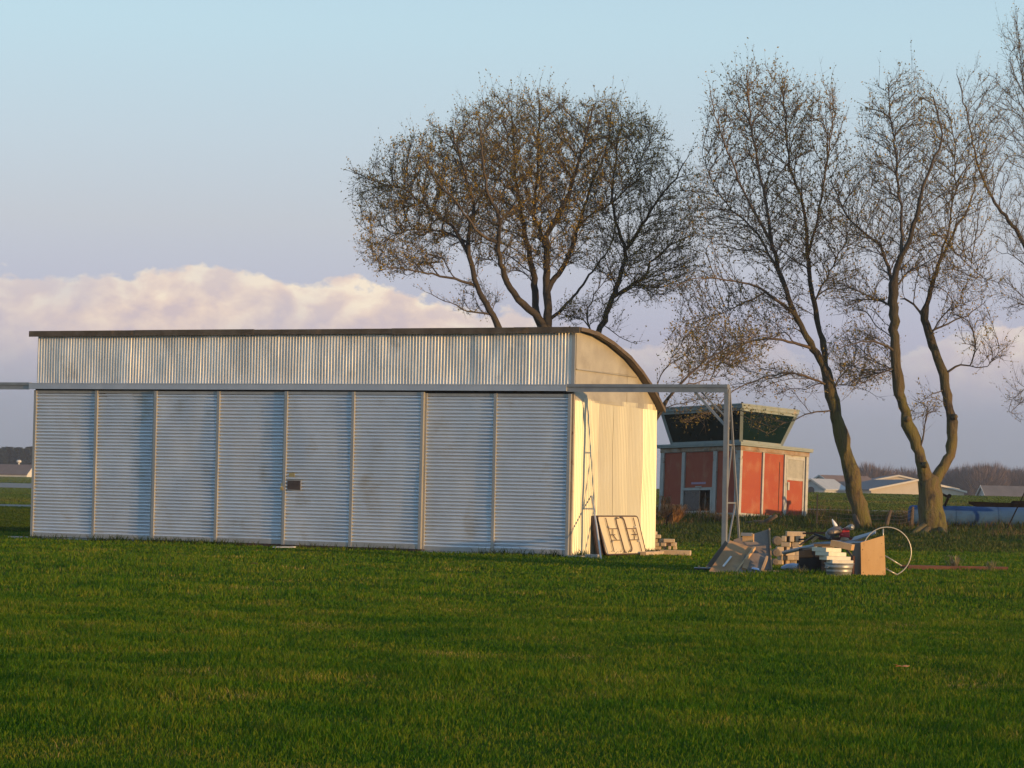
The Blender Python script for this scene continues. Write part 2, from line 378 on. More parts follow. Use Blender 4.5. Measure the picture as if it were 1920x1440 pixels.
def scatter_blades(name, n, ysamp, xr, hgt, wid, mat, lab_kind='stuff', lean=.35, keep=None, seed=5, clump=None):
    r = np.random.default_rng(seed)
    y = ysamp(r, n); lo, hi = xr(y); x = lo + (hi - lo) * r.random(n)
    if keep is not None:
        k = keep(x, y, r); x, y = x[k], y[k]
    n = len(x); z = gz(x, y) - .004
    if clump is not None: cf = clump(x, y)
    else: cf = np.ones(n)
    h = hgt(r, n, y) * cf; w = wid(r, n, y)
    th = r.random(n) * 2 * math.pi; la = r.normal(0, lean, n); lb = r.normal(0, lean, n)
    dx, dy = np.cos(th) * w / 2, np.sin(th) * w / 2
    base = np.stack([x, y, z], -1); d = np.stack([dx, dy, np.zeros(n)], -1)
    mid = base + np.stack([la * h * .35, lb * h * .35, h * .6], -1); tip = base + np.stack([la * h, lb * h, h], -1)
    v = np.stack([base - d, base + d, mid + d * .8, mid - d * .8, tip], 1).reshape(-1, 3)
    i = np.arange(n) * 5
    f4 = np.stack([i, i + 1, i + 2, i + 3], -1); f3 = np.stack([i + 3, i + 2, i + 4], -1)
    o = np_mesh(name, v, [f4, f3], mat, attr=np.repeat(r.random(n), 5)); tag(o, kind=lab_kind); return o
HTH = .471; HO = Vector((1.15, 51.10, 0)); HW = 12.17; HE = 3.74
FH = Vector((math.cos(HTH), -math.sin(HTH), 0)); BH = Vector((math.sin(HTH), math.cos(HTH), 0))
def not_hangar(x, y, r):
    u = (x - HO.x) * FH.x + (y - HO.y) * FH.y; v = (x - HO.x) * BH.x + (y - HO.y) * BH.y
    return ~((u > -HW - .02) & (u < .02) & (v > -.02) & (v < HE + .03))
o = scatter_blades('grass', 420000, lambda r, n: 11.5 + 17.5 * r.random(n) ** 1.0, lambda y: (-.215 * y - .6, .215 * y + .6),
               lambda r, n, y: .017 + .028 * r.random(n) ** 1.5, lambda r, n, y: (.0036 + .0026 * r.random(n)) * (y / 14) ** .6, MAT['blade'], seed=5,
               clump=lambda x, y: .7 + .9 * vnoise(x * 2.2, y * 2.2, 21) * vnoise(x * .7, y * .7, 22) * 2)
tag(o, 'short green lawn grass in the foreground', 'grass')
o = scatter_blades('grass', 230000, lambda r, n: 29 + 37 * r.random(n) ** 1.15, lambda y: (-.215 * y - .6, .215 * y + .6),
               lambda r, n, y: .020 + .030 * r.random(n) ** 1.5, lambda r, n, y: (.010 + .006 * r.random(n)) * (y / 40), MAT['blade'], seed=6, keep=not_hangar,
               clump=lambda x, y: .7 + .9 * vnoise(x * 2.2, y * 2.2, 21) * vnoise(x * .7, y * .7, 22) * 2)
tag(o, 'short green lawn grass around the hangar and junk pile', 'grass')
o = scatter_blades('rough_grass', 60000, lambda r, n: 62 + 36 * r.random(n), lambda y: (.035 * y, .215 * y + 1),
               lambda r, n, y: (.04 + .11 * r.random(n) ** 2) * (.6 + .6 * sst(74, 88, y)), lambda r, n, y: .018 + .02 * r.random(n), MAT['rough'], seed=8,
               clump=lambda x, y: .4 + 1.5 * vnoise(x * .8, y * .6, 31))
tag(o, 'rough uncut grass on the low bank under the trees', 'grass')

# ------------------------------------------------------------------ hangar
def build_hangar():
    H = empty('hangar', HO, -HTH); tag(H, 'long silver corrugated steel hangar with sliding doors and half arched roof', 'hangar')
    # roof profile (local y, z): outer skin
    prof = [(-.12, 4.213), (.18, 4.205), (.66, 4.165), (1.33, 4.03), (2.11, 3.80), (2.70, 3.54), (3.11, 3.31), (3.53, 3.03), (3.78, 2.84)]
    X0, X1 = -HW - .13, .15
    m = MB(); t = .035
    n = len(prof); vs = []
    for x in (X0, X1):
        for (y, z) in prof: vs.append((x, y, z))
        for (y, z) in prof: vs.append((x, y, z - t))
    fs = []
    for i in range(n - 1):
        fs += [(i, i + 1, 2 * n + i + 1, 2 * n + i), (n + i, 3 * n + i, 3 * n + i + 1, n + i + 1)]
        fs += [(i, n + i, n + i + 1, i + 1), (2 * n + i, 2 * n + i + 1, 3 * n + i + 1, 3 * n + i)]
    fs += [(0, 2 * n, 3 * n, n), (n - 1, 2 * n - 1, 4 * n - 1, 3 * n - 1)]
    m.add(vs, fs); roof = m.build('roof', MAT['roof'], H)
    m = MB()          # dark board along the front eave, slightly sagging pieces
    xs = [X0 - .004, -9.7, -6.9, -3.8, -1.2, X1 + .004]
    for i, (a, b) in enumerate(zip(xs[:-1], xs[1:])):
        m.box((a, -.150 - .004 * (i % 2), 4.110 + .006 * (i % 3)), (b, -.122, 4.222 + .004 * ((i + 1) % 3)))
    m.build('eave_board', MAT['rooftrim'], roof)
    for xx in (X1, X0 - .03):          # verge boards following the arch
        m = MB()
        for i in range(n - 1):
            (y0, z0), (y1, z1) = prof[i], prof[i + 1]
            if i == 0: y0 = -.115
            m.add([(xx, y0, z0 + .012), (xx + .03, y0, z0 + .012), (xx + .03, y1, z1 + .012), (xx, y1, z1 + .012),
                   (xx, y0, z0 - .062), (xx + .03, y0, z0 - .062), (xx + .03, y1, z1 - .062), (xx, y1, z1 - .062)],
                  [(0, 1, 2, 3), (7, 6, 5, 4), (0, 4, 5, 1), (3, 2, 6, 7), (1, 5, 6, 2), (0, 3, 7, 4)])
        m.build('verge_board', MAT['rooftrim'], roof)
    # fascia of vertical corrugations, in sheets with small laps
    cuts = [-HW, -11.65, -9.9, -8.2, -6.4, -4.75, -3.15, -2.1, -.95, 0.0]
    V = []; Fs = []; k = 0
    for i, (a, b) in enumerate(zip(cuts[:-1], cuts[1:])):
        v, f = sheet(a, b + (.05 if i < len(cuts) - 2 else 0), 3.14, 4.125, .0667, .0125, False, 8, 10, .016)
        tl = RNG.normal(0, .004); v[:, 1] += -.020 - .0045 * (i % 2) + (v[:, 2] - 3.6) * tl
        V.append(v); Fs.append(f + k); k += len(v)
    np_mesh('fascia', np.concatenate(V), np.concatenate(Fs), MAT['fascia'], H, smooth=True)
    m = MB().box((-.055, -.034, 3.14), (.012, .02, 4.12)); m.build('corner_trim', MAT['stile'], H)
    # header rail along the front
    m = MB().box((-HW - .07, -.19, 3.045), (-.07, -.045, 3.165)); m.box((-HW - .07, -.196, 3.15), (-.07, -.19, 3.166)); m.box((-HW - .07, -.197, 3.045), (-.07, -.19, 3.060))
    m.build('header_rail', MAT['rail'], H)
    m = MB().box((-HW - .02, -.03, 2.90), (0, .05, 3.135)); m.build('lintel', MAT['dark'], H)
    # doors
    st = [-HW, -10.63, -9.19, -7.68, -6.13, -4.60, -3.08, -1.57, -.005]
    offs = [-.075, -.125, -.160, -.10]; tops = [3.02, 3.012, 3.015, 2.995]; bots = [.045, .055, .05, .03]
    for d in range(4):
        a, c, b = st[2 * d], st[2 * d + 1], st[2 * d + 2]; o = offs[d]; zt, zb = tops[d], bots[d]
        if d in (1, 2): b += .02
        D = empty('door', (0, o, 0)); D.parent = H
        V = []; Fs = []; k = 0
        for (u0, u1, dz) in ((a + .02, c, 0), (c, b - .02, .011)):
            v, f = sheet(u0, u1, zb + .07 + dz, zt - .045 + dz * .2, .0667, .027, True, 12, 14, .018)
            v[:, 1] += .012; V.append(v); Fs.append(f + k); k += len(v)
        np_mesh('corrugated_panel', np.concatenate(V), np.concatenate(Fs), MAT['door'], D)
        m = MB()
        for xc, w in ((a, .058), (c, .060), (b, .058)):
            if xc == a: x0, x1 = a, a + w
            elif xc == b: x0, x1 = b - w, b
            else: x0, x1 = c - w / 2, c + w / 2
            m.box((x0, -.028, zb), (x1, .03, zt)); 
        for (u0, u1) in ((a + .058, c - .03), (c + .03, b - .058)):
            m.box((u0, -.010, zt - .055), (u1, .028, zt - .003)); m.box((u0, -.016, zb + .003), (u1, .028, zb + .085))
        m.build('door_frame', MAT['stile'], D)
        if d == 1:
            m = MB(); m.box((-6.165, -.06, 1.19), (-6.10, -.045, 1.245)); m.tube([(-6.15, -.055, 1.18), (-6.15, -.06, 1.15), (-6.13, -.06, 1.12)], .018, 6); m.box((-6.175, -.075, 1.10), (-6.115, -.045, 1.165))
            m.build('padlock', MAT['brass'], D)
        if d == 2:
            m = MB(); m.box((-6.03, -.021, 1.115), (-5.735, -.014, 1.292)); pl = m.build('sign_plate', MAT['plate'], D, .003)
            m = MB()
            m.box((-6.045, -.018, 1.10), (-5.72, -.006, 1.114)); m.box((-6.045, -.018, 1.293), (-5.72, -.006, 1.307)); m.box((-6.045, -.018, 1.115), (-6.031, -.006, 1.292)); m.box((-5.734, -.018, 1.115), (-5.72, -.006, 1.292))
            inst_ = m.build('plate_border', MAT['stile'], D)
            m = MB(); m.box((-6.0, -.020, 1.36), (-5.865, -.012, 1.44)); m.build('small_plate', MAT['yellow'], D, .003)
    # sill
    m = MB().box((-HW - .42, -.30, -.02), (-HW + 3.0, -.02, .035)); m.build('concrete_sill', MAT['concrete'], H)
    m = MB().box((-3.0, -.26, -.02), (.30, -.02, .028)); m.build('concrete_sill', MAT['concrete'], H)
    m = MB().box((-HW + 3.0, -.20, -.01), (-3.0, -.03, .048)); m.build('sill_angle', MAT['sill'], H)
    # end walls
    for side, xx, nm in ((0, 0.0, 'end_wall'), (1, -HW, 'end_wall')):
        V = []; Fs = []; k = 0
        cuts = [0.0, .38, 1.08, 1.74, 2.42, 3.10, HE]
        for i, (a, b) in enumerate(zip(cuts[:-1], cuts[1:])):
            v, f = sheet(a, b + (.03 if i < 5 else 0), .03, 2.93 if side == 0 else 3.0, .0667, (.0095, .007, .004, .0045, .004, .009)[i], False, 8, 14, .028)
            # local frame: sheet x -> hangar y, sheet -y -> outward +x
            out = -v[:, 1] + .006 + .005 * (i % 2)
            if side == 0 and i == 0: out = out + .03 * np.clip((.5 - v[:, 2]), 0, 1) * (1 + np.sin(v[:, 0] * 30))
            q = np.stack([xx + (out if side == 0 else -out), v[:, 0], v[:, 2]], -1)
            V.append(q); Fs.append(f + k); k += len(q)
        np_mesh(nm, np.concatenate(V), np.concatenate(Fs), MAT['endwall'], H, smooth=True)
        # gable above
        m = MB(); pts = [(y, z - .04) for (y, z) in prof[1:-1]]
        gy = [(0.0, 2.90), (HE, 2.90)]
        poly = [(0.0, 2.88), (HE - .01, 2.82)] + [(y, z) for (y, z) in reversed(pts)] + [(0.0, 4.16)]
        sgn = 1 if side == 0 else -1
        m.slab([(xx + sgn * .012, y, z) for (y, z) in poly], .03, (-sgn, 0, 0)); g = m.build('gable_panel', MAT['gable'], H)
        if side == 0:
            m = MB()    # upper sheet lapping the lower, a vertical seam and a torn strip
            m.add([(.030, .015, 3.47), (.030, 2.75, 3.44), (.046, 2.75, 3.42), (.046, .015, 3.45)], [(0, 1, 2, 3)])
            up = [(.01, 3.46), (2.72, 3.46)] + [(y, z - .075) for (y, z) in reversed(prof[2:6])] + [(.01, 4.10)]
            m.slab([(.026, y, z) for (y, z) in up], .012, (-1, 0, 0))
            m.box((.013, 2.30, 2.9), (.019, 2.33, 3.46)); m.box((.014, .0, 2.90), (.020, 1.9, 2.985)); 
            m.build('gable_sheet', MAT['gable'], g)
    m = MB().box((-.03, -.045, .03), (.020, .02, 3.02)); m.build('corner_trim', pm('rusted_corner_strip', (.42, .38, .31), (.34, .27, .19), 5, .6, .2, .2, 20, (1, 1, .4), c3=(.16, .08, .045), t3=(.58, .66), s3=7), H)
    m = MB().box((-HW - .02, -.045, .03), (-HW + .02, .02, 3.0)); m.build('corner_trim', MAT['stile'], H)
    m = MB().box((-HW, HE, .02), (0, HE + .02, 2.85)); m.build('rear_wall', MAT['endwall'], H)
    # door track that runs on past both corners on a triangular frame
    for side in (0, 1):
        if side == 0: x0, x1 = -.07, 3.12
        else: x0, x1 = -HW - 3.3, -HW - .07
        m = MB().box((x0, -.185, 3.125), (x1, -.055, 3.175)); m.box((x0, -.160, 3.045), (x1, -.075, 3.118))
        m.box((x0, -.18, 3.03), (x1, -.165, 3.045)); m.box((x0, -.18, 3.118), (x1, -.06, 3.125))
        T = m.build('track_beam', MAT['beam'], H)
        xp = x1 - .03 if side == 0 else x0 + .03
        m = MB().box((xp - .040, -.155, -.02), (xp + .040, -.085, 3.045)); m.box((xp + .041, -.145, -.02), (xp + .048, -.095, 3.09))
        m.build('post', MAT['beam'], T)
        by = .62
        for (p, q, w) in (((xp + .02, -.06, 3.12), (xp + .02, by, 0.0), .036), ((xp + .0, -.075, 2.10), (xp + .0, .17, 2.10), .026),
                          ((xp + .0, -.075, 1.06), (xp, .38, 1.06), .026), ((xp, -.07, .05), (xp, .37, 1.04), .026), ((xp, -.07, 1.09), (xp, .15, 2.08), .024)):
            m = MB().bar(p, q, w); m.build('brace', MAT['beam'], T)
        s = -1 if side == 0 else 1
        m = MB().bar((xp + s * .62, -.12, 3.04), (xp, -.12, 2.42), .04); m.build('brace', MAT['beam'], T)
        m = MB().bar((xp + s * .55, .02, 3.04), (xp, .05, 2.52), .025); m.build('brace', MAT['beam'], T)
    return H
HANGAR = build_hangar()
def edge_tufts():
    r = np.random.default_rng(77); n = 5200; t = r.random(n); side = r.random(n) < .72
    u = np.where(side, -HW * t, .06 + .16 * r.random(n)); v = np.where(side, -.30 - .16 * r.random(n), HE * t)
    k = vnoise(u * 1.3 + 50, v * 1.3, 91) + .3 * r.random(n) > .62; u, v = u[k], v[k]; n = len(u)
    x = HO.x + FH.x * u + BH.x * v; y = HO.y + FH.y * u + BH.y * v
    o = scatter_blades('edge_grass', n, lambda r_, m: y, lambda yy: (x, x), lambda r_, m, yy: .05 + .12 * r_.random(m) ** 2, lambda r_, m, yy: .008 + .006 * r_.random(m), MAT['rough'], seed=78, lean=.45)
    tag(o, 'longer unmown grass along the foot of the hangar walls', 'grass')
edge_tufts()
def hl(u, v, z): return HO + FH * u + BH * v + Vector((0, 0, z))

# ------------------------------------------------------------------ control cab shed
MAT['red'] = pm('faded_red_panel', (.29, .034, .006), (.32, .052, .010), 1.6, .6, 0, .1, 6, c3=(.34, .11, .045), t3=(.52, .72), s3=2.6, detail=6, st3=(1, 1, .6))
MAT['shedwhite'] = pm('peeling_white_paint', (.36, .37, .35), (.46, .45, .42), 5, .75, 0, .4, 25, c3=(.24, .15, .08), t3=(.60, .70), s3=4.5)
MAT['shedrust'] = pm('rusted_white_header', (.34, .30, .25), (.26, .15, .08), 4, .8, 0, .4, 25, c3=(.16, .09, .05), t3=(.55, .65), s3=3)
MAT['cabgrey'] = pm('grey_green_cab_paint', (.20, .25, .25), (.26, .30, .29), 4, .6, 0, .2, 20, c3=(.33, .27, .20), t3=(.62, .72), s3=5)
MAT['cabglass'] = pm('dark_green_glass', (.003, .013, .013), (.005, .018, .018), 3, .10, 0, spec=.25)
MAT['curtain'] = pm('dusty_door_glass', (.30, .30, .26), (.38, .37, .32), 6, .3)
MAT['black'] = pm('soot_black_interior', (.008, .009, .010), (.02, .02, .022), 5, .8)
MAT['paneglass'] = pm('smoky_grey_glass', (.012, .016, .02), (.03, .036, .04), 6, .25)
MAT['violet'] = pm('faded_notice_strip', (.40, .30, .38), (.30, .20, .36), 30, .7)
def build_shed():
    a = Vector((.773, .634, -.050)).normalized(); b0 = Vector((-.634, .773, -.030)); c = a.cross(b0).normalized(); b = c.cross(a)
    o = P(1386, 900, 90.0); o.z = .44
    mat = Matrix(((a.x, b.x, c.x, o.x), (a.y, b.y, c.y, o.y), (a.z, b.z, c.z, o.z), (0, 0, 0, 1)))
    S = empty('control_shed', None, 0, mat); tag(S, 'weathered red and white shed with a dark glazed control cab on its roof', 'shed')
    A, B, Z = 3.155, 3.84, 2.40
    m = MB().box((.03, .03, -.25), (A - .03, B - .03, .10)); m.build('foundation', MAT['concrete'], S)
    m = MB().box((.06, .06, .10), (A - .06, .075, Z)); m.box((.06, B - .075, .1), (A - .06, B - .06, Z)); m.box((A - .075, .076, .1), (A - .06, B - .076, Z))
    m.box((.06, .076, .10), (.075, 1.32, Z)); m.box((.06, 2.68, .10), (.075, B - .076, Z)); m.box((.06, 1.321, .9), (.075, 2.679, Z)); m.box((.06, 1.321, .10), (.075, 2.679, .16))
    m.build('wall', MAT['shedwhite'], S)
    # red panels: right (sunny) face at y<0 side, left face at x<0 side
    for (x0, x1, z0, z1) in ((.12, .998, .13, 2.15), (1.13, 2.01, .13, 2.15)):
        m = MB().box((x0, .04, z0), (x1, .058, z1)); m.build('wall_panel', MAT['red'], S)
    for (y0, y1, z0, z1) in ((.26, 1.10, .13, 2.15), (1.31, 2.625, .98, 2.15), (2.81, 3.65, .13, 2.15)):
        m = MB().box((.04, y0, z0), (.058, y1, z1)); m.build('wall_panel', MAT['red'], S)
    for x0, x1 in ((0.0, .10), (1.03, 1.10), (2.03, 2.115), (3.045, A)): MB().box((x0, 0.0, .06), (x1, .056, 2.16)).build('wall_post', MAT['shedwhite'], S)
    for y0, y1 in ((.057, .24), (1.12, 1.29), (2.65, 2.79), (3.67, B)): MB().box((0.0, y0, .06), (.056, y1, 2.16)).build('wall_post', MAT['shedwhite'], S)
    for x0, x1 in ((.101, 1.029), (1.101, 2.029)): MB().box((x0, .02, .06), (x1, .056, .125)).build('bottom_rail', MAT['shedwhite'], S)
    for y0, y1 in ((.241, 1.119), (2.791, 3.669)): MB().box((.02, y0, .06), (.056, y1, .125)).build('bottom_rail', MAT['shedwhite'], S)
    m = MB().box((-.012, -.012, 2.165), (A + .01, .06, 2.30)); m.box((-.012, .061, 2.165), (.06, B + .01, 2.30)); m.build('header_board', MAT['shedrust'], S)
    m = MB().box((1.825, .030, .30), (1.845, .039, 1.90)); m.build('conduit', MAT['black'], S)
    m = MB().box((-.09, -.09, 2.31), (A + .10, B + .10, 2.40)); m.box((-.10, -.10, 2.36), (A + .11, B + .11, 2.43)); m.build('roof', MAT['cabgrey'], S, .006)
    # door
    D = MB().box((2.16, .030, .07), (2.20, .062, 2.10)); 
    D.box((2.94, .030, .07), (3.0, .062, 2.10)); D.box((2.201, .030, 2.02), (2.939, .062, 2.10)); D.box((2.201, .030, 1.34), (2.939, .062, 1.42)); D.box((2.201, .030, .07), (2.939, .062, .13))
    D = D.build('door', MAT['shedwhite'], S)
    m = MB().box((2.205, .044, .135), (2.935, .060, 1.335)); m.build('door_panel', MAT['red'], D)
    m = MB().box((2.205, .044, 1.425), (2.935, .056, 2.015)); m.build('window', MAT['curtain'], D)
    m = MB().box((2.21, -.005, 1.0), (2.29, .028, 1.27)); m.build('handle', MAT['shedwhite'], D, .008)
    # low hatch window on the left face
    W = MB().box((-.02, 1.28, .88), (.056, 2.73, .96)); W.box((-.02, 1.28, .12), (.056, 2.73, .20)); W.box((-.012, 1.28, .201), (.056, 1.36, .879)); W.box((-.012, 2.66, .201), (.056, 2.73, .879))
    W = W.build('hatch_frame', MAT['shedwhite'], S)
    m = MB().box((.02, 1.90, .21), (.03, 2.655, .87)); m.build('glass', MAT['paneglass'], W)
    m = MB().box((.012, 1.87, .21), (.032, 1.895, .87)); m.box((.012, 1.60, .21), (.024, 1.625, .8)); m.build('mullion', MAT['shedrust'], W)
    m = MB()
    for k in range(60):
        y = 1.40 + .3 * RNG.random(); h = .15 + .35 * RNG.random(); m.bar((.05 + .05 * RNG.random(), y, .20), (.0 + .06 * RNG.random(), y + RNG.normal(0, .05), .2 + h), .012, .004)
    m.build('dead_weeds', MAT['weed'], W)
    m = MB().box((.028, 1.63, 1.085), (.039, 2.32, 1.15)); m.build('notice_strip', MAT['violet'], S)
    m = MB().box((.020, 1.82, .985), (.039, 2.12, 1.02)); m.build('handle', MAT['shedwhite'], S)
    # cab: inverted frustum
    z0, z1 = 2.43, 3.50
    bt = [(.03, .03), (1.86, .03), (1.86, 3.32), (.03, 3.32)]; tp = [(-.24, -.24), (2.27, -.24), (2.27, 3.60), (-.24, 3.60)]
    def ring(t): return [Vector((bt[i][0] + (tp[i][0] - bt[i][0]) * t, bt[i][1] + (tp[i][1] - bt[i][1]) * t, z0 + (z1 - z0) * t)) for i in range(4)]
    C = MB(); r0, r1 = ring(0.0), ring(1.0); C.box((.04, .04, z0), (1.85, 3.31, z0 + .03)); 
    for i in range(4): C.bar(r0[i], r1[i], .10, .10, Vector((1, 1, 0)))
    ra, rb = ring(.03), ring(.965)
    for i in range(4):
        j = (i + 1) % 4; d = (ra[j] - ra[i]).normalized() * .055
        C.bar(ra[i] + d, ra[j] - d, .07, .07); d = (rb[j] - rb[i]).normalized() * .055; C.bar(rb[i] + d, rb[j] - d, .06, .09)
    C = C.build('cab', MAT['cabgrey'], S)
    ra, rb = ring(.06), ring(.93)
    for i in range(4):
        j = (i + 1) % 4; da = (ra[j] - ra[i]).normalized() * .05; db = (rb[j] - rb[i]).normalized() * .05
        q = [ra[i] + da, ra[j] - da, rb[j] - db, rb[i] + db]; ctr = sum(q, Vector()) / 4
        m = MB().slab(q, .012, Vector((1, 1.7, 0)) - Vector((ctr.x, ctr.y, 0))); m.build('cab_window', MAT['cabglass'], C)
    m = MB().box((-.30, -.30, z1), (2.33, 3.66, z1 + .145)); m.box((-.315, -.315, z1 + .10), (2.345, 3.675, z1 + .152)); m.build('cab_roof', MAT['cabgrey'], C, .004)
    for x, y in ((-.2, -.2), (2.2, -.2), (-.2, 3.5)): MB().tube([(x, y, z1 + .15), (x, y, z1 + .20)], .035, 8).build('roof_light', MAT['black'], C)
build_shed()

# ------------------------------------------------------------------ trees
def catmull(pts, n):
    p = [pts[0] * 2 - pts[1]] + pts + [pts[-1] * 2 - pts[-2]]; out = []
    L = sum((pts[i + 1] - pts[i]).length for i in range(len(pts) - 1)); step = L / n
    for i in range(1, len(p) - 2):
        k = max(1, int(round((p[i + 1] - p[i]).length / step)))
        for j in range(k):
            t = j / k; a, b, c, d = p[i - 1], p[i], p[i + 1], p[i + 2]
            out.append(.5 * ((2 * b) + (c - a) * t + (2 * a - 5 * b + 4 * c - d) * t * t + (3 * b - a - 3 * c + d) * t ** 3))
    out.append(pts[-1]); return out
class Tree:
    def __init__(s, Y, seed):
        s.Y = Y; s.pos = []; s.par = []; s.rad = []; s.r = np.random.default_rng(seed); s.lim = []; s.limb = []
    def limb_px(s, pts, r0, r1, dy=0.0, base=False):
        if base:
            ys = [s.Y] * len(pts); par = -1; q = [P(x, y, s.Y) for x, y in pts]
        else:
            # attach to the closest existing limb node in the picture direction
            arr = np.array([tuple(v) for v in s.pos]); t = P(pts[0][0], pts[0][1], s.Y)
            d2 = (arr[:, 0] / arr[:, 1] - t.x / t.y) ** 2 + ((arr[:, 2] - CAMZ) / arr[:, 1] - (t.z - CAMZ) / t.y) ** 2
            par = int(d2.argmin()); Y0 = arr[par, 1]; n = len(pts)
            q = [s.pos[par]] + [P(pts[i][0], pts[i][1], Y0 + dy * i / (n - 1)) for i in range(1, n)]
        L = sum((q[i + 1] - q[i]).length for i in range(len(q) - 1)); n = max(3, int(L / .22))
        c = catmull(q, n); m = len(c); wob = s.r.normal(0, 1, (m, 3)); 
        for i, v in enumerate(c):
            if i == 0 and not base: continue
            t = i / (m - 1); f = min(1, i / 3) * .022 * (1 if i < m - 1 else 1); v = v + Vector(wob[i]) * f
            s.pos.append(v); s.par.append(par); par = len(s.pos) - 1; s.rad.append(r1 + (r0 * (.8 if not base else 1) - r1) * (1 - t) ** (1.35 if not base else .9)); s.limb.append(True)
    def grow(s, ells, n, step=.15, infl=1.05, kill=.235, up=.22, iters=110, flat=.75):
        r = s.r; A = []; tot = sum(e[2] * e[3] * (e[4] if len(e) > 4 else 1) for e in ells)
        for e in ells:
            w = e[4] if len(e) > 4 else 1; k = int(n * e[2] * e[3] * w / tot)
            d = r.normal(size=(k, 3)); d /= np.linalg.norm(d, axis=1)[:, None]; rr = r.random(k) ** .42
            mpx = s.Y / FPX; dep = min(e[2], e[3] * 1.3) * flat
            for q, t in zip(d, rr):
                A.append(tuple(P(e[0] + q[0] * e[2] * t, e[1] + q[2] * e[3] * t, s.Y + (e[5] if len(e) > 5 else 0) + q[1] * dep * t * mpx)))
        A = np.array(A); pos = np.array([tuple(v) for v in s.pos]); nd = np.full(len(A), 1e9); ni = np.zeros(len(A), int)
        def upd(p, off):
            nonlocal nd, ni
            d = ((A ** 2).sum(1)[:, None] + (p ** 2).sum(1)[None] - 2 * A @ p.T); k = d.argmin(1); dm = d[np.arange(len(A)), k]
            b = dm < nd; nd[b] = dm[b]; ni[b] = k[b] + off
        elig = np.array([i for i in range(len(pos)) if s.rad[i] < .16]); 
        for c0 in range(0, len(elig), 400):
            e_ = elig[c0:c0 + 400]; d = ((A[:, None] - pos[e_][None]) ** 2).sum(2); k = d.argmin(1); dm = d[np.arange(len(A)), k]; b = dm < nd; nd[b] = dm[b]; ni[b] = e_[k[b]]
        kids = {}; org = np.array(tuple(s.pos[0])); org[2] += 2.2
        P_ = list(map(np.array, pos)); par = s.par; 
        for it in range(iters):
            inf_it = infl * (1.5 if it < 20 else 1.2)
            act = (nd < inf_it ** 2) & (nd > kill ** 2)
            if not act.any(): break
            idx = np.nonzero(act)[0]; nodes = ni[idx]; arr = np.array(P_)
            dv = A[idx] - arr[nodes]; dv /= np.linalg.norm(dv, axis=1)[:, None] + 1e-9
            un, invx = np.unique(nodes, return_inverse=True); sm = np.zeros((len(un), 3)); np.add.at(sm, invx, dv)
            sm /= np.linalg.norm(sm, axis=1)[:, None] + 1e-9
            # keep some of the parent's heading
            pd = np.array([arr[u] - arr[par[u]] if par[u] >= 0 else np.array([0, 0, 1.]) for u in un]); pd /= np.linalg.norm(pd, axis=1)[:, None] + 1e-9
            rd = arr[un] - org; rd /= np.linalg.norm(rd, axis=1)[:, None] + 1e-9; g = sm + .75 * pd + 0.6 * rd + np.array([0, 0, up]) + r.normal(0, .13, sm.shape); g /= np.linalg.norm(g, axis=1)[:, None]
            new = []
            for j, u in enumerate(un):
                if kids.get(u, 0) >= 3: continue
                kids[u] = kids.get(u, 0) + 1
                p = arr[u] + g[j] * step; new.append(p); P_.append(p); par.append(int(u)); s.rad.append(None); s.limb.append(False)
            if not new: break
            upd(np.array(new), len(P_) - len(new))
            keep = nd > kill ** 2; A = A[keep]; nd = nd[keep]; ni = ni[keep]
            if len(A) < 5: break
        s.pos = [Vector(p) for p in P_]
    def finish(s, label, trunkmat, twigmat, leafmat, group=None, ntw=2, nlf=2, lsize=(.030, .055), leafp=.8, tw=(.2, .65), tipr=.0065, split=.055):
        n = len(s.pos); acc = np.zeros(n); ch = [[] for _ in range(n)]
        for i in range(n):
            if s.par[i] >= 0: ch[s.par[i]].append(i)
        R = np.zeros(n)
        for i in range(n - 1, -1, -1):
            v = acc[i] ** (1 / 2.35) if acc[i] > 0 else tipr
            if s.rad[i] is not None: v = s.rad[i]
            R[i] = v
            if s.par[i] >= 0: acc[s.par[i]] += min(v, .05) ** 2.35
        for i in range(n):
            if s.par[i] >= 0: R[i] = min(R[i], R[s.par[i]])
        big = WMB(); small = WMB()
        done = [False] * n; root = [0]; starts = [0]
        stack = [(0, -1)]
        while stack:
            i, p = stack.pop(); chain = [i]
            while ch[chain[-1]]:
                c = sorted(ch[chain[-1]], key=lambda k: -R[k]); 
                for k in c[1:]: stack.append((k, chain[-1]))
                chain.append(c[0])
            # split the chain where it becomes thin
            cut = next((k for k, a in enumerate(chain) if R[a] < split), len(chain))
            parts = [(chain[:cut + 1], True), (chain[max(cut, 0):], False)] if 0 < cut < len(chain) else [(chain, cut > 0)]
            for q, (c, b) in enumerate(parts):
                pts = [s.pos[k] for k in c]; rs = [R[k] for k in c]
                if q == 0 and p >= 0: pts = [s.pos[p]] + pts; rs = [min(R[p], rs[0])] + rs
                if len(pts) < 2: continue
                rs[-1] = rs[-1] * .5 if not ch[c[-1]] else rs[-1]
                (big if b else small).tube(pts, rs, (12 if rs[0] > .2 else 8) if b else (5 if rs[0] > .02 else 3), cap=True)
        for q in range(len(big.v)):
            v = big.v[q]; w_ = 1 - min(1, max(0, (v.z - 4) / 5)); a_ = math.sin(v.x * 9 + v.z * 3.1) * math.sin(v.z * 5.3 + v.y * 7) + .6 * math.sin(v.x * 23 + 1.3) * math.sin(v.z * 11 + v.y * 19)
            big.v[q] = v + Vector((a_, -a_, .3 * a_)) * .024 * w_
        base = Vector(s.pos[0]); base.z = gzs(base.x, base.y)
        T = empty('tree', base); tag(T, label, 'tree', group)
        big.build('trunk', trunkmat, T, smooth=True)
        C = small.build('branches', twigmat, T, smooth=True)
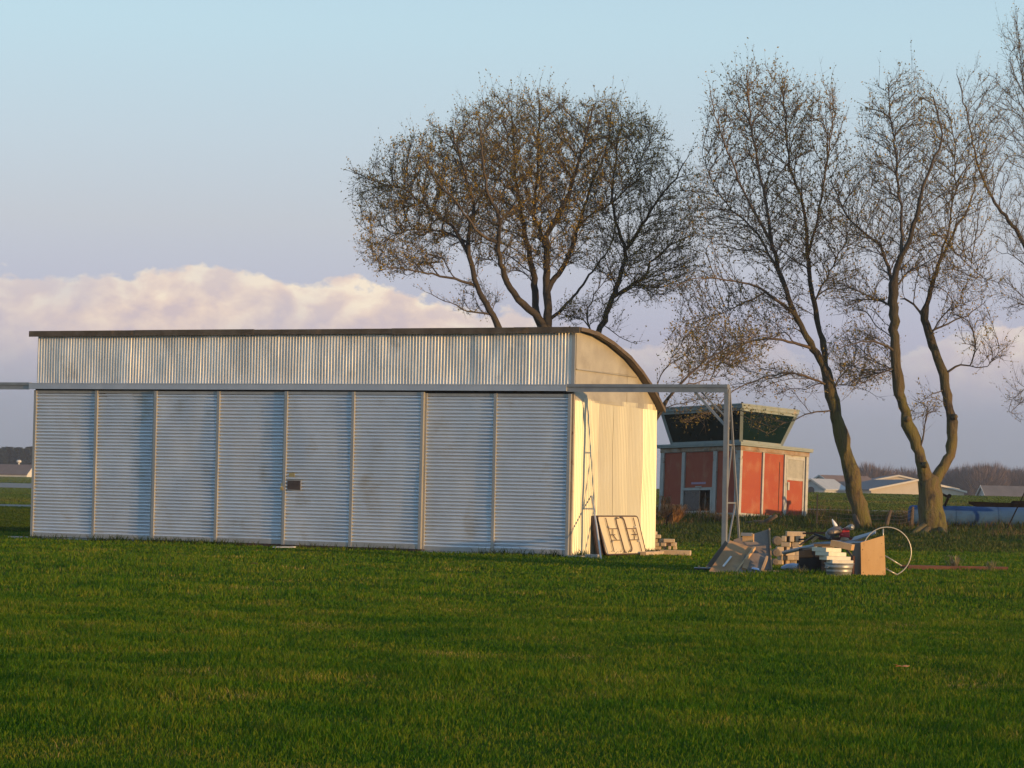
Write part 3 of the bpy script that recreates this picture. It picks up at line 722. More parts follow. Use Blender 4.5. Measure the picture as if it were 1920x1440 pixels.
        # twigs
        r = s.r; ids = np.array([i for i in range(n) if not s.limb[i] or R[i] < .035]); ids = ids[R[ids] < .03]
        arr = np.array([tuple(v) for v in s.pos]) - np.array(tuple(base)); par = np.array(s.par)
        dirn = arr[ids] - arr[np.maximum(par[ids], 0)]; dirn /= np.linalg.norm(dirn, axis=1)[:, None] + 1e-9
        p0 = np.repeat(arr[ids], ntw, 0); d = np.repeat(dirn, ntw, 0) + r.normal(0, .62, (len(ids) * ntw, 3)) + np.array([0, 0, .38]); d /= np.linalg.norm(d, axis=1)[:, None]
        ln = tw[0] + (tw[1] - tw[0]) * r.random(len(d)); k = len(d)
        side = np.cross(d, r.normal(size=(k, 3))); side /= np.linalg.norm(side, axis=1)[:, None] + 1e-9; s2 = np.cross(d, side)
        term = np.array([i for i in ids if not ch[i]]); term = term[r.random(len(term)) < .22]
        if len(term):
            e0 = arr[term]; ed = dirs_up = (e0 - (arr[0] + np.array([0, 0, 4.0]))); ed = ed / np.linalg.norm(ed, axis=1)[:, None] * .8 + r.normal(0, .25, ed.shape) + np.array([0, 0, .75]); ed /= np.linalg.norm(ed, axis=1)[:, None]
            rp = 3; e0r = np.repeat(e0, rp, 0); edr = np.repeat(ed, rp, 0); tt = np.tile(np.array([0, .3, .6]), len(term)); L0 = np.repeat(.5 + .75 * r.random(len(term)), rp)
            q0 = e0r + edr * (tt * L0)[:, None]; dq = edr + r.normal(0, .06, edr.shape) * (tt > 0)[:, None]; dq[tt > 0] += r.normal(0, .4, ((tt > 0).sum(), 3)); dq /= np.linalg.norm(dq, axis=1)[:, None]
            p0 = np.concatenate([p0, q0]); d = np.concatenate([d, dq]); ln = np.concatenate([ln, np.where(tt == 0, L0, .3)]); k = len(d)
            side = np.cross(d, r.normal(size=(k, 3))); side /= np.linalg.norm(side, axis=1)[:, None] + 1e-9; s2 = np.cross(d, side)
        w = .0055
        v = np.stack([p0 + side * w, p0 - side * w * .5 + s2 * w * .87, p0 - side * w * .5 - s2 * w * .87, p0 + d * ln[:, None]], 1).reshape(-1, 3); i = np.arange(k) * 4
        f = np.concatenate([np.stack([i, i + 1, i + 3], -1), np.stack([i + 1, i + 2, i + 3], -1), np.stack([i + 2, i, i + 3], -1)])
        np_mesh('twigs', v, f, twigmat, T)
        # buds and small leaves
        m_ = nlf; sel = r.random(k) < leafp; pp = np.repeat(p0[sel], m_, 0); dd = np.repeat(d[sel], m_, 0); ll = np.repeat(ln[sel], m_)
        q = len(pp); t = 1 - .75 * r.random(q) ** 1.5; c = pp + dd * (ll * t)[:, None] + r.normal(0, .018, (q, 3))
        sz = lsize[0] + (lsize[1] - lsize[0]) * r.random(q) ** 1.5
        a = r.normal(size=(q, 3)) + dd * .8; a /= np.linalg.norm(a, axis=1)[:, None]; b = np.cross(a, r.normal(size=(q, 3))); b /= np.linalg.norm(b, axis=1)[:, None] + 1e-9
        a *= sz[:, None]; b *= (sz * .55)[:, None]; nn = np.cross(a, b); nn /= np.linalg.norm(nn, axis=1)[:, None] + 1e-9
        v = np.stack([c - a * .5, c + b * .5 + nn * (sz * .12)[:, None], c + a * .6, c - b * .5 + nn * (sz * .12)[:, None]], 1).reshape(-1, 3); i = np.arange(q) * 4
        np_mesh('leaves', v, np.concatenate([np.stack([i, i + 1, i + 2], -1), np.stack([i, i + 2, i + 3], -1)]), leafmat, T, attr=np.repeat(r.random(q), 4))
        return T

def tree_center():
    t = Tree(88.0, 3); L = t.limb_px
    L([(1026, 985), (1024, 900), (1022, 800), (1022, 700), (1024, 640)], .46, .34, base=True)
    L([(1022, 760), (985, 700), (938, 619), (912, 572), (894, 535), (881, 480), (879, 432), (887, 388), (875, 336), (861, 288), (846, 240)], .20, .03, -1.5)
    L([(1024, 640), (1013, 597), (971, 561), (945, 516), (934, 469), (934, 406), (912, 351), (905, 296), (898, 222)], .17, .025, -2.4)
    L([(1020, 640), (1008, 594), (1002, 535), (993, 480), (982, 424), (971, 369), (964, 307), (960, 222)], .18, .03, 1.2)
    L([(1030, 640), (1028, 601), (1025, 535), (1025, 461), (1030, 432), (1056, 388), (1074, 336), (1093, 277), (1111, 204)], .20, .03, -.8)
    L([(1025, 470), (1006, 420), (1001, 406), (1008, 314), (1012, 185)], .10, .025, 1.5)
    L([(1025, 545), (1045, 515), (1067, 480), (1085, 424), (1107, 351), (1137, 277), (1148, 204)], .12, .025, 2.2)
    L([(1030, 600), (1050, 583), (1071, 561), (1100, 524), (1144, 461), (1160, 400)], .08, .02, 2.8)
    L([(1022, 790), (1060, 720), (1095, 660), (1122, 623), (1148, 561), (1163, 516), (1174, 472), (1155, 417), (1148, 351), (1155, 296), (1165, 230)], .19, .025, .6)
    L([(1174, 472), (1199, 432), (1229, 380), (1266, 336), (1288, 296)], .09, .02, -1.0)
    L([(1150, 560), (1199, 524), (1229, 483), (1266, 454), (1300, 440)], .08, .02, 1.2)
    L([(1120, 625), (1133, 610), (1160, 632), (1185, 641), (1200, 640)], .03, .008, -.6)
    L([(894, 535), (839, 520), (787, 509), (732, 502), (692, 483)], .065, .012, -1.2)
    L([(881, 480), (861, 443), (824, 406), (761, 358), (703, 340), (660, 321)], .085, .012, .5)
    L([(916, 599), (876, 583), (846, 568), (795, 549)], .045, .010, -.8)
    L([(880, 461), (831, 435), (776, 430), (722, 445)], .06, .012, 1.6)
    L([(934, 460), (898, 435), (861, 388), (817, 336), (780, 277)], .075, .015, -1.8)
    L([(1090, 630), (1100, 590), (1115, 553), (1140, 520)], .05, .012, -1.2)
    L([(1085, 424), (1110, 400), (1150, 380), (1190, 330), (1215, 260)], .05, .012, -1.5)
    t.grow([(850, 360, 170, 112), (985, 305, 160, 118, 1.0), (1130, 310, 125, 115), (1225, 400, 85, 110, .7), (745, 400, 85, 95, .7), (760, 478, 85, 50, .7), (1210, 500, 105, 75, .6),
            (1000, 420, 170, 110, .45), (1110, 595, 60, 30, .5), (905, 560, 40, 40, .25)], 12500, up=.22)
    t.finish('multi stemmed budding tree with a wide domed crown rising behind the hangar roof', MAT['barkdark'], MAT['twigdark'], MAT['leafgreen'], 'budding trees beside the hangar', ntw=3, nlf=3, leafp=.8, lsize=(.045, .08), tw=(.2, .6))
def tree_mid():
    t = Tree(85.0, 5); L = t.limb_px
    L([(1620, 994), (1612, 960), (1600, 900), (1584, 840), (1570, 780), (1560, 740), (1548, 695)], .27, .165, base=True)
    L([(1548, 695), (1531, 663), (1508, 620), (1492, 590), (1463, 517), (1444, 440), (1434, 372), (1420, 300), (1405, 200), (1400, 130)], .14, .02, -1.2)
    L([(1550, 700), (1543, 650), (1531, 595), (1520, 540), (1516, 493), (1507, 391), (1482, 313), (1473, 226), (1468, 150)], .125, .02, 1.0)
    L([(1516, 480), (1535, 400), (1548, 320), (1560, 240), (1562, 180)], .06, .015, .8)
    L([(1444, 450), (1405, 380), (1370, 300), (1345, 230), (1330, 160)], .07, .012, -.8)
    L([(1463, 517), (1420, 440), (1380, 400), (1340, 350), (1318, 290)], .06, .012, .8)
    L([(1492, 588), (1460, 565), (1434, 547), (1405, 532), (1337, 522), (1293, 525), (1262, 540)], .075, .010, -2.0)
    L([(1521, 653), (1478, 639), (1414, 639), (1341, 673), (1290, 700)], .070, .010, -1.0)
    L([(1434, 547), (1390, 570), (1340, 590), (1290, 600)], .04, .008, .9)
    L([(1556, 728), (1500, 702), (1440, 706), (1380, 730), (1340, 765), (1290, 790)], .050, .008, -2.5)
    L([(1562, 768), (1511, 779), (1470, 797), (1440, 812), (1410, 801)], .035, .007, -2.0)
    L([(1560, 740), (1580, 700), (1620, 670), (1660, 650)], .035, .007, -1.5)
    L([(1555, 725), (1590, 720), (1630, 735), (1650, 745)], .025, .006, -1.0)
    L([(1531, 560), (1560, 500), (1590, 440), (1600, 380)], .045, .01, -1.2)
    t.grow([(1430, 260, 112, 118), (1540, 275, 55, 112, .9), (1370, 400, 80, 110, .9), (1480, 420, 115, 110, .8), (1340, 560, 85, 55, .8), (1345, 655, 85, 55, 1.1), (1440, 590, 80, 70, .6),
            (1300, 785, 30, 14, .9), (1425, 800, 30, 15, .5), (1570, 480, 45, 90, .6), (1600, 680, 55, 50, .45), (1480, 720, 90, 30, .35), (1345, 770, 50, 25, .5)], 8600, up=.24)
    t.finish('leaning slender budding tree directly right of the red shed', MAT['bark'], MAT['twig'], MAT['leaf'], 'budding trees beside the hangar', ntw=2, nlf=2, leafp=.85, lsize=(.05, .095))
def tree_right():
    t = Tree(82.0, 9); L = t.limb_px
    L([(1750, 1008), (1748, 985), (1746, 950), (1744, 915), (1738, 892)], .44, .29, base=True)
    L([(1743, 935), (1737, 900), (1727, 862), (1715, 825), (1702, 794), (1693, 760), (1687, 737), (1682, 690), (1677, 630), (1674, 566), (1672, 535)], .25, .14, -.6)
    L([(1748, 940), (1753, 908), (1763, 884), (1777, 862), (1786, 825), (1785, 794), (1777, 756), (1772, 715), (1755, 660), (1740, 624), (1733, 585)], .225, .125, .9)
    L([(1672, 540), (1664, 500), (1648, 459), (1615, 430), (1585, 400), (1560, 340)], .08, .015, 1.5)
    L([(1672, 540), (1685, 490), (1706, 449), (1730, 352), (1745, 313), (1764, 265), (1750, 180)], .12, .02, -1.2)
    L([(1690, 480), (1690, 400), (1680, 300), (1670, 220), (1668, 160)], .07, .015, .9)
    L([(1733, 590), (1750, 532), (1759, 498), (1798, 420), (1823, 372), (1830, 300)], .10, .015, 1.4)
    L([(1735, 600), (1715, 570), (1695, 560), (1688, 560)], .05, .03, .1)
    L([(1755, 510), (1775, 440), (1790, 360), (1790, 270), (1775, 200)], .05, .012, -1.2)
    L([(1677, 660), (1655, 645), (1628, 639), (1584, 649), (1560, 670)], .055, .010, -1.5)
    L([(1683, 690), (1650, 700), (1610, 725), (1580, 750)], .035, .007, -1.0)
    L([(1674, 575), (1640, 560), (1600, 540), (1570, 535)], .05, .01, 1.2)
    L([(1779, 705), (1803, 683), (1830, 690), (1852, 687), (1872, 663)], .055, .010, -.5)
    L([(1740, 624), (1790, 600), (1830, 580), (1850, 560)], .045, .010, 1.3)
    L([(1722, 850), (1733, 810), (1738, 765)], .05, .012, -.3)          # broken stub
    L([(1764, 455), (1800, 480), (1840, 520)], .04, .010, -1.0)
    L([(1780, 730), (1760, 735), (1735, 745), (1715, 770)], .03, .007, -.8)
    t.grow([(1700, 265, 88, 115), (1665, 390, 100, 110), (1780, 360, 85, 140, .9), (1800, 510, 75, 80, .8), (1610, 560, 70, 50, .5), (1850, 660, 40, 35, .6), (1820, 600, 40, 30, .5),
            (1620, 680, 70, 55, .5), (1740, 470, 110, 70, .6), (1730, 770, 40, 30, .35)], 8000, up=.26)
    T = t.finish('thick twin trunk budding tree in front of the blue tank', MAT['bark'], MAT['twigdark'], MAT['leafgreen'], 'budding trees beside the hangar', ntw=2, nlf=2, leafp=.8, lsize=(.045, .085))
    for pts in ([(1738, 985, 82), (1722, 996, 81.2), (1706, 1004, 80)], [(1742, 990, 82), (1730, 1004, 80.8), (1716, 1010, 79.5)], [(1758, 992, 82), (1768, 1000, 81.2), (1776, 1003, 80.6)]):
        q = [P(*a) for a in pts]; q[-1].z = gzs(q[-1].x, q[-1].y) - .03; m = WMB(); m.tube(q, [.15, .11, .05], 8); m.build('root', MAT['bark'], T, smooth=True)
    for px, py, Yb in ((1734, 872, 81.60), (1789, 782, 82.35), (1700, 786, 81.20)):
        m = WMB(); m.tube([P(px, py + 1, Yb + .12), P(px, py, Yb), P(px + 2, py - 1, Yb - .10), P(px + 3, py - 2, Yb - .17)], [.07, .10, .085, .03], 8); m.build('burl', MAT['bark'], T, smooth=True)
def tree_edge():
    t = Tree(101.0, 13); L = t.limb_px
    L([(2010, 990), (2004, 900), (1990, 760), (1975, 640), (1960, 560)], .35, .22, base=True)
    L([(1960, 560), (1920, 459), (1892, 415), (1866, 381), (1845, 340), (1832, 299), (1813, 216), (1795, 140)], .13, .02, -1.0)
    L([(1965, 580), (1960, 450), (1950, 350), (1930, 250), (1915, 130)], .13, .02, 1.2)
    L([(1980, 680), (1950, 600), (1920, 560), (1885, 520)], .06, .012, .5)
    L([(1990, 760), (1950, 720), (1915, 735), (1892, 760)], .05, .01, -.5)
    L([(1945, 510), (1900, 480), (1870, 470)], .04, .01, 1)
    L([(2004, 800), (2040, 640), (2070, 500), (2090, 300)], .14, .02, 1)
    L([(1915, 140), (1912, 90), (1906, 45)], .02, .008, .2)
    t.grow([(1908, 105, 34, 75, .9), (1880, 250, 75, 125, .8), (1950, 200, 70, 130, .8), (1925, 420, 65, 80, .7), (1905, 560, 35, 45, .6), (1912, 745, 26, 55, .9), (2050, 300, 90, 200, .5)], 4200, up=.24, kill=.26)
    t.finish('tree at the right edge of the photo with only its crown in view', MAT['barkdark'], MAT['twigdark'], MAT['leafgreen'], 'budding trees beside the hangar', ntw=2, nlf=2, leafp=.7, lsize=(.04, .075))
def tree_small():
    t = Tree(78.0, 17); L = t.limb_px
    L([(1196, 1004), (1204, 930), (1216, 840), (1228, 785), (1240, 762)], .13, .075, base=True)
    L([(1240, 762), (1262, 735), (1290, 705), (1320, 678), (1360, 655), (1390, 640)], .065, .012, -.8)
    L([(1240, 762), (1233, 735), (1237, 705), (1262, 672), (1268, 655)], .032, .008, .5)
    L([(1232, 790), (1250, 765), (1300, 752), (1340, 748)], .025, .008, -.6)
    L([(1262, 735), (1290, 720), (1330, 712), (1370, 700)], .03, .008, .7)
    t.grow([(1330, 640, 72, 42), (1380, 665, 60, 40, .8), (1290, 690, 45, 35, .7)], 1300, up=.12)
    t.finish('small crooked budding tree leaning out from behind the hangar end', MAT['barkdark'], MAT['twig'], MAT['leaf'], 'budding trees beside the hangar', ntw=2, nlf=3, leafp=.95, lsize=(.05, .09))
tree_center(); tree_mid(); tree_right(); tree_edge(); tree_small()

# ------------------------------------------------------------------ field grass beyond the bank
o = scatter_blades('field_grass', 90000, lambda r, n: 97 + 165 * r.random(n) ** 1.2, lambda y: (.035 * y, .20 * y),
               lambda r, n, y: .05 + .06 * r.random(n), lambda r, n, y: (.05 + .05 * r.random(n)) * y / 110, MAT['ground'], seed=40, keep=lambda x, y, r: (y < 108.5) | (y > 118))
tag(o, 'mown field grass beyond the low bank on the right', 'grass')
o = scatter_blades('field_grass', 90000, lambda r, n: np.where(r.random(n) < .45, 62 + 48 * r.random(n), 66 + 195 * r.random(n) ** 1.2), lambda y: (-.21 * y, -.15 * y),
               lambda r, n, y: .04 + .05 * r.random(n), lambda r, n, y: (.05 + .04 * r.random(n)) * y / 110, MAT['ground'], seed=41, keep=lambda x, y, r: (y < 108.5) | (y > 118))
tag(o, 'mown airfield grass beyond the left end of the hangar', 'grass')
o = scatter_blades('field_grass', 26000, lambda r, n: 352 + 150 * r.random(n), lambda y: (-.21 * y, -.15 * y),
               lambda r, n, y: .10 + .05 * r.random(n), lambda r, n, y: .25 + .2 * r.random(n), MAT['ground'], seed=42)
tag(o, 'far airfield grass between the runway and the barn', 'grass')
# tall dry weeds along the bank
def wl(r, n, y): return (.10 + .42 * r.random(n) ** 2.0) * (.45 + .5 * sst(84, 90, y))
o = scatter_blades('dry_weeds', 9000, lambda r, n: 83 + 12 * r.random(n), lambda y: (.048 * y, .155 * y), wl, lambda r, n, y: .008 + .010 * r.random(n), MAT['weed'], seed=50,
               keep=lambda x, y, r: vnoise(x * 1.1, y * .5, 61) + .25 * r.random(len(x)) > .62, lean=.3, clump=lambda x, y: .45 + vnoise(x * 1.7, y * .9, 62))
tag(o, 'tall dry brown weeds standing in front of the red shed and fence', 'weeds')
o = scatter_blades('dry_weeds', 2600, lambda r, n: 80 + 9 * r.random(n), lambda y: (.140 * y, .205 * y), wl, lambda r, n, y: .008 + .010 * r.random(n), MAT['weed'], seed=51,
               keep=lambda x, y, r: vnoise(x * .9, y * .5, 71) + .25 * r.random(len(x)) > .55, lean=.35)
tag(o, 'thin dry weeds in front of the blue tank', 'weeds')
def dead_bush(px, Y, n, h, w, label, seed, mat='weed'):
    r = np.random.default_rng(seed); c = G(px, Y); T = empty('dead_bush', c); tag(T, label, 'bush', 'dead bushes beside the shed')
    k = n; th = r.random(k) * 6.283; rad = w * r.random(k) ** .6; ln = h * (.4 + .6 * r.random(k))
    p0 = np.stack([np.cos(th) * rad * .25, np.sin(th) * rad * .25, np.full(k, -.02)], -1); p1 = np.stack([np.cos(th) * rad, np.sin(th) * rad, ln], -1)
    pm_ = (p0 + p1) / 2 + r.normal(0, .03, (k, 3)); pm_[:, 2] += .08; p2 = p1 + np.stack([np.cos(th) * .12, np.sin(th) * .12, -ln * .35 * r.random(k)], -1)
    s_ = np.stack([-np.sin(th), np.cos(th), np.zeros(k)], -1) * .012 * min(1, h / .6 + .1)
    v = np.stack([p0 - s_, p0 + s_, pm_ + s_, pm_ - s_, p1 + s_ * .8, p1 - s_ * .8, p2], 1).reshape(-1, 3); i = np.arange(k) * 7
    np_mesh('stems', v, [np.stack([i, i + 1, i + 2, i + 3], -1), np.stack([i + 3, i + 2, i + 4, i + 5], -1), np.stack([i + 5, i + 4, i + 6], -1)], MAT[mat], T, attr=np.repeat(r.random(k), 7))
dead_bush(1262, 86.5, 420, .62, .50, 'drooping orange brown dead bush at the left corner of the red shed', 1, 'deadorange')
dead_bush(1352, 87, 160, .34, .5, 'low dead bush under the hatch end of the red shed', 2, 'deadorange')
dead_bush(1246, 87.5, 90, .85, .22, 'tall thin dead bush against the left edge of the red shed', 3, 'deadorange')

# ------------------------------------------------------------------ fence, logs, tank
MAT['wire'] = pm('rusty_fence_wire', (.10, .085, .07), (.14, .11, .08), 8, .7, .4)
MAT['post'] = pm('dark_steel_post', (.035, .03, .028), (.055, .045, .04), 8, .7)
MAT['deadwood'] = pm('grey_dead_wood', (.075, .055, .04), (.12, .09, .065), 6, .9, 0, .8, 20, (1, 1, .4), dist=.02)
MAT['tank'] = pm('faded_blue_tank', (.016, .070, .19), (.028, .090, .21), 2.5, .9, 0, .1, 10, c3=(.02, .055, .13), t3=(.5, .75), s3=2.2)
MAT['blacksteel'] = pm('black_painted_steel', (.003, .003, .003), (.007, .005, .005), 5, .9, 0, spec=.1)
def build_fence():
    p0 = G(1531, 86.5); T = empty('wire_fence', p0); tag(T, 'sagging wire fence on dark posts between the shed and the blue tank', 'fence')
    tops = []
    for px, Y, h, ln in ((1531, 86.5, 1.02, 0.0), (1660, 86.5, .55, .16), (1708, 87.5, .62, .05)):
        g = G(px, Y); m = WMB()
        if px == 1531: m.bar(g + Vector((0, 0, -.1)), g + Vector((0.01, 0, h)), .045, .05); m.bar(g + Vector((.0, -.03, h * .2)), g + Vector((.01, -.03, h)), .012, .03)
        else: m.tube([g + Vector((0, 0, -.1)), g + Vector((ln * .5, 0, h * .5)), g + Vector((ln, .02, h))], [.065, .06, .045], 7)
        m.build('post', MAT['post'] if px == 1531 else MAT['deadwood'], T); tops.append((g, h, ln))
    for k, f in enumerate((.28, .5, .72, .93)):
        pts = []
        for (a, ha, la), (b, hb, lb) in zip(tops[:-1], tops[1:]):
            A = a + Vector((la * f, -.04, ha * f if ha < .9 else .75 * f)); Bq = b + Vector((lb * f, -.04, hb * f))
            for i in range(7):
                t = i / 6; q = A.lerp(Bq, t); q.z -= .05 * math.sin(math.pi * t) * (1 + .4 * k); pts.append(q)
        m = WMB(); m.tube(pts, .006, 3); m.build('wire', MAT['wire'], T)
build_fence()
def log(name, pts, rs, label, cat, mat='deadwood'):
    c = Vector(pts[0]); T = [Vector(p) - c for p in pts]; m = MB(); m.tube(T, rs, 8); o = m.build(name, MAT[mat], smooth=True); o.location = c; tag(o, label, cat); return o
log('log', [P(1424, 984, 84), P(1438, 977, 83.8), P(1456, 967, 83.5)], [.05, .07, .055], 'dark broken log propped up in front of the sunny shed wall', 'log')
log('log', [G(1400, 85) + Vector((0, 0, .1)), G(1415, 85) + Vector((0, 0, .16)), G(1432, 84.6) + Vector((0, 0, .2))], [.04, .05, .03], 'pale thin branch on the ground at the foot of the shed', 'log')
g = G(1607, 84); log('tree_stump', [g + Vector((.05, 0, -.05)), g + Vector((0, 0, .2)), g + Vector((-.08, 0, .38)), g + Vector((-.10, .02, .46))], [.09, .08, .07, .03], 'short dark stump just left of the leaning slender tree', 'stump')
g = G(1250, 84); log('log', [g + Vector((-.05, 0, 0)), g + Vector((.04, 0, .28)), g + Vector((.16, 0, .42))], [.035, .03, .02], 'blackened stick leaning on the dead bush by the shed corner', 'stick', 'blacksteel')
def build_tank():
    z = P(1750, 966.5, 88.0); x0 = P(1706, 966, 88).x; x1 = x0 + 5.6; r = .315; c = Vector((x0, 88.0, z.z))
    T = empty('blue_tank', c); tag(T, 'long faded blue cylindrical tank lying in the weeds behind the thick tree', 'tank')
    m = MB(); m.tube([(-.03, 0, 0), (0, 0, 0), (.09, 0, 0), (5.5, .1, 0), (5.6, .1, 0), (5.63, .1, 0)], [r * .80, r * .93, r, r, r * .93, r * .8], 28); m.build('shell', MAT['tank'], T, smooth=False)
    for x in (1.45, 2.8, 4.2, 5.45):
        m = MB(); m.tube([(x - .02, .018 * x, 0), (x + .02, .018 * x, 0)], r + .012, 28); m.build('band', MAT['tank'], T)
    for x in (.6, 4.9):
        m = MB().box((x - .08, -.28, -.62), (x + .08, .38, -.22)); m.build('skid', MAT['deadwood'], T)
build_tank()
def build_bracket():
    m = WMB(); c = P(1769, 948, 87.9); T = empty('black_bracket', c); tag(T, 'small black hinged bracket standing on the blue tank beside the thick trunk', 'bracket')
    m.bar(P(1754, 920, 87.9), P(1778, 932, 87.9), .07, .07); m.build('arm', MAT['blacksteel'], T)
    m = WMB(); m.bar(P(1780, 929, 87.9), P(1771, 948.5, 87.9), .10, .07); m.build('leg', MAT['blacksteel'], T)
    m = WMB(); m.tube([P(1780, 930, 87.8), P(1780, 930, 88.0)], .07, 8); m.build('hinge', MAT['blacksteel'], T)
build_bracket()
def build_boom():
    c = P(1870, 944, 86.4); T = empty('black_boom', c); tag(T, 'long black steel boom lying over the blue tank at the right edge', 'boom')
    m = WMB(); m.slab([P(1816, 940, 86.3), P(1895, 943, 86.2), P(1899, 939, 86.2), P(2010, 939, 86), P(2010, 953, 86), P(1830, 950, 86.3), P(1817, 945, 86.3)], .16); m.build('beam', MAT['blacksteel'], T)
    g = G(1887, 86); m = WMB(); m.bar(Vector((g.x, 86.05, g.z)), P(1922, 922, 86.05), .035, .035); m.build('leg', MAT['blacksteel'], T)
    g = G(1990, 86); m = WMB(); m.bar(Vector((g.x, 86.0, g.z)), P(1985, 950, 86), .06); m.build('leg', MAT['blacksteel'], T)
build_boom()

# ------------------------------------------------------------------ far buildings
MAT['tanwall'] = pm('cream_metal_siding', (.52, .44, .33), (.56, .48, .37), 1, .8)
MAT['greywall'] = pm('grey_blue_siding', (.36, .38, .38), (.42, .43, .42), 1, .8)
MAT['whitewall'] = pm('white_barn_siding', (.62, .60, .55), (.68, .66, .6), 1, .8)
MAT['slateroof'] = pm('dark_slate_roof', (.075, .075, .085), (.105, .10, .11), .6, .9)
MAT['brownroof'] = pm('brown_shingle_roof', (.13, .085, .065), (.17, .115, .09), .6, .9)
MAT['trim'] = pm('pale_barge_trim', (.62, .56, .46), (.66, .6, .5), 1, .8)
def house(px, Y, ypeak, yeave, width, length, yaw, wall, roof, label, trim=True, windows=(), chimney=None, over=.3, wallh=None):
    """gable front centred at px; local +x = right along the gable, +y = ridge direction"""
    pk = P(px, ypeak, Y); zp = pk.z; ze = P(px, yeave, Y).z; g = gzs(pk.x, Y + length / 2) - .6
    H = empty('house', (pk.x, Y, g), yaw); tag(H, label, 'building')
    zp -= g; ze -= g; w = width / 2
    m = MB(); m.add([(-w, 0, 0), (w, 0, 0), (w, 0, ze), (0, 0, zp), (-w, 0, ze), (-w, length, 0), (w, length, 0), (w, length, ze), (0, length, zp), (-w, length, ze)],
                    [(0, 1, 2, 3, 4), (9, 8, 7, 6, 5), (0, 5, 6, 1), (1, 6, 7, 2), (0, 4, 9, 5), (2, 7, 8, 3), (3, 8, 9, 4)]); m.build('wall', wall, H)
    sl = (zp - ze) / w; R = MB(); t = .18
    for s in (-1, 1):
        a = (0, -over, zp + .05); b = (s * (w + over), -over, zp + .05 - sl * (w + over)); c = (s * (w + over), length + over, b[2]); d = (0, length + over, a[2])
        up = [Vector(q) + Vector((0, 0, t)) for q in (a, b, c, d)]; lo = [Vector(q) for q in (a, b, c, d)]
        R.add(lo + up, [(0, 1, 2, 3), (7, 6, 5, 4), (0, 4, 5, 1), (1, 5, 6, 2), (2, 6, 7, 3)])
    R = R.build('roof', roof, H)
    if trim:
        m = MB()
        for s in (-1, 1):
            a = Vector((0, -over - .08, zp + .02)); b = Vector((s * (w + over + .05), -over - .08, zp + .02 - sl * (w + over + .05)))
            m.add([a, b, b + Vector((0, 0, .26)), a + Vector((0, 0, .26)), a + Vector((0, .07, 0)), b + Vector((0, .07, 0)), b + Vector((0, .07, .26)), a + Vector((0, .07, .26))], [(0, 1, 2, 3), (7, 6, 5, 4), (0, 3, 7, 4), (1, 5, 6, 2), (2, 6, 7, 3), (0, 4, 5, 1)])
        m.build('barge_board', MAT['trim'] if wall is not MAT['greywall'] else MAT['greywall'], R)
    for (wx, wz, ww, wh, arch) in windows:
        m = MB(); pts = [(wx - ww / 2, -.05, wz), (wx + ww / 2, -.05, wz), (wx + ww / 2, -.05, wz + wh)]
        if arch: pts += [(wx + ww / 2 * math.cos(a), -.05, wz + wh + ww / 2 * math.sin(a)) for a in np.linspace(.3, 2.84, 7)]
        pts += [(wx - ww / 2, -.05, wz + wh)]
        m.slab(pts, .04); m.build('window', MAT['black'], H)
    if chimney:
        cx, cy, cr = chimney; m = MB(); m.tube([(cx, cy, ze), (cx, cy, zp + .5), (cx, cy, zp + .75)], [cr * .3, cr * .3, cr * .3], 8); m.tube([(cx, cy, zp + .55), (cx, cy, zp + .7), (cx, cy, zp + 1.0), (cx, cy, zp + 1.15)], [cr * .5, cr, cr, cr * .5], 10)
        m.build('vent', MAT['whitewall'], R)
    return H
house(1538, 430, 893, 916, 6.4, 14, math.radians(-38), MAT['greywall'], MAT['brownroof'], 'grey gabled house with a brown roof on the skyline right beside the shed')
house(1521, 405, 900, 917, 4.3, 8, math.radians(-30), MAT['greywall'], MAT['greywall'], 'small grey gable annex with an arched dark window just right of the shed', windows=((0.0, 3.0, 1.1, .7, True),))
house(1685, 450, 893.5, 916.5, 19.0, 26, math.radians(-3), MAT['tanwall'], MAT['slateroof'], 'wide low cream building rising behind the front cream gable')
house(1721, 405, 902, 921.5, 13.8, 30, math.radians(5), MAT['tanwall'], MAT['slateroof'], 'wide low cream gabled building straight behind the thick trunk')
house(1842, 400, 913, 928, 2.2, 22, math.radians(-72), MAT['greywall'], MAT['slateroof'], 'low dark slate roofed house at the far right of the field')
house(62, 560, 873.5, 889.5, 4.6, 26, math.radians(68), MAT['whitewall'], MAT['brownroof'], 'white walled barn with a long brown roof beyond the airfield on the left', chimney=(.4, 3.6, .5))

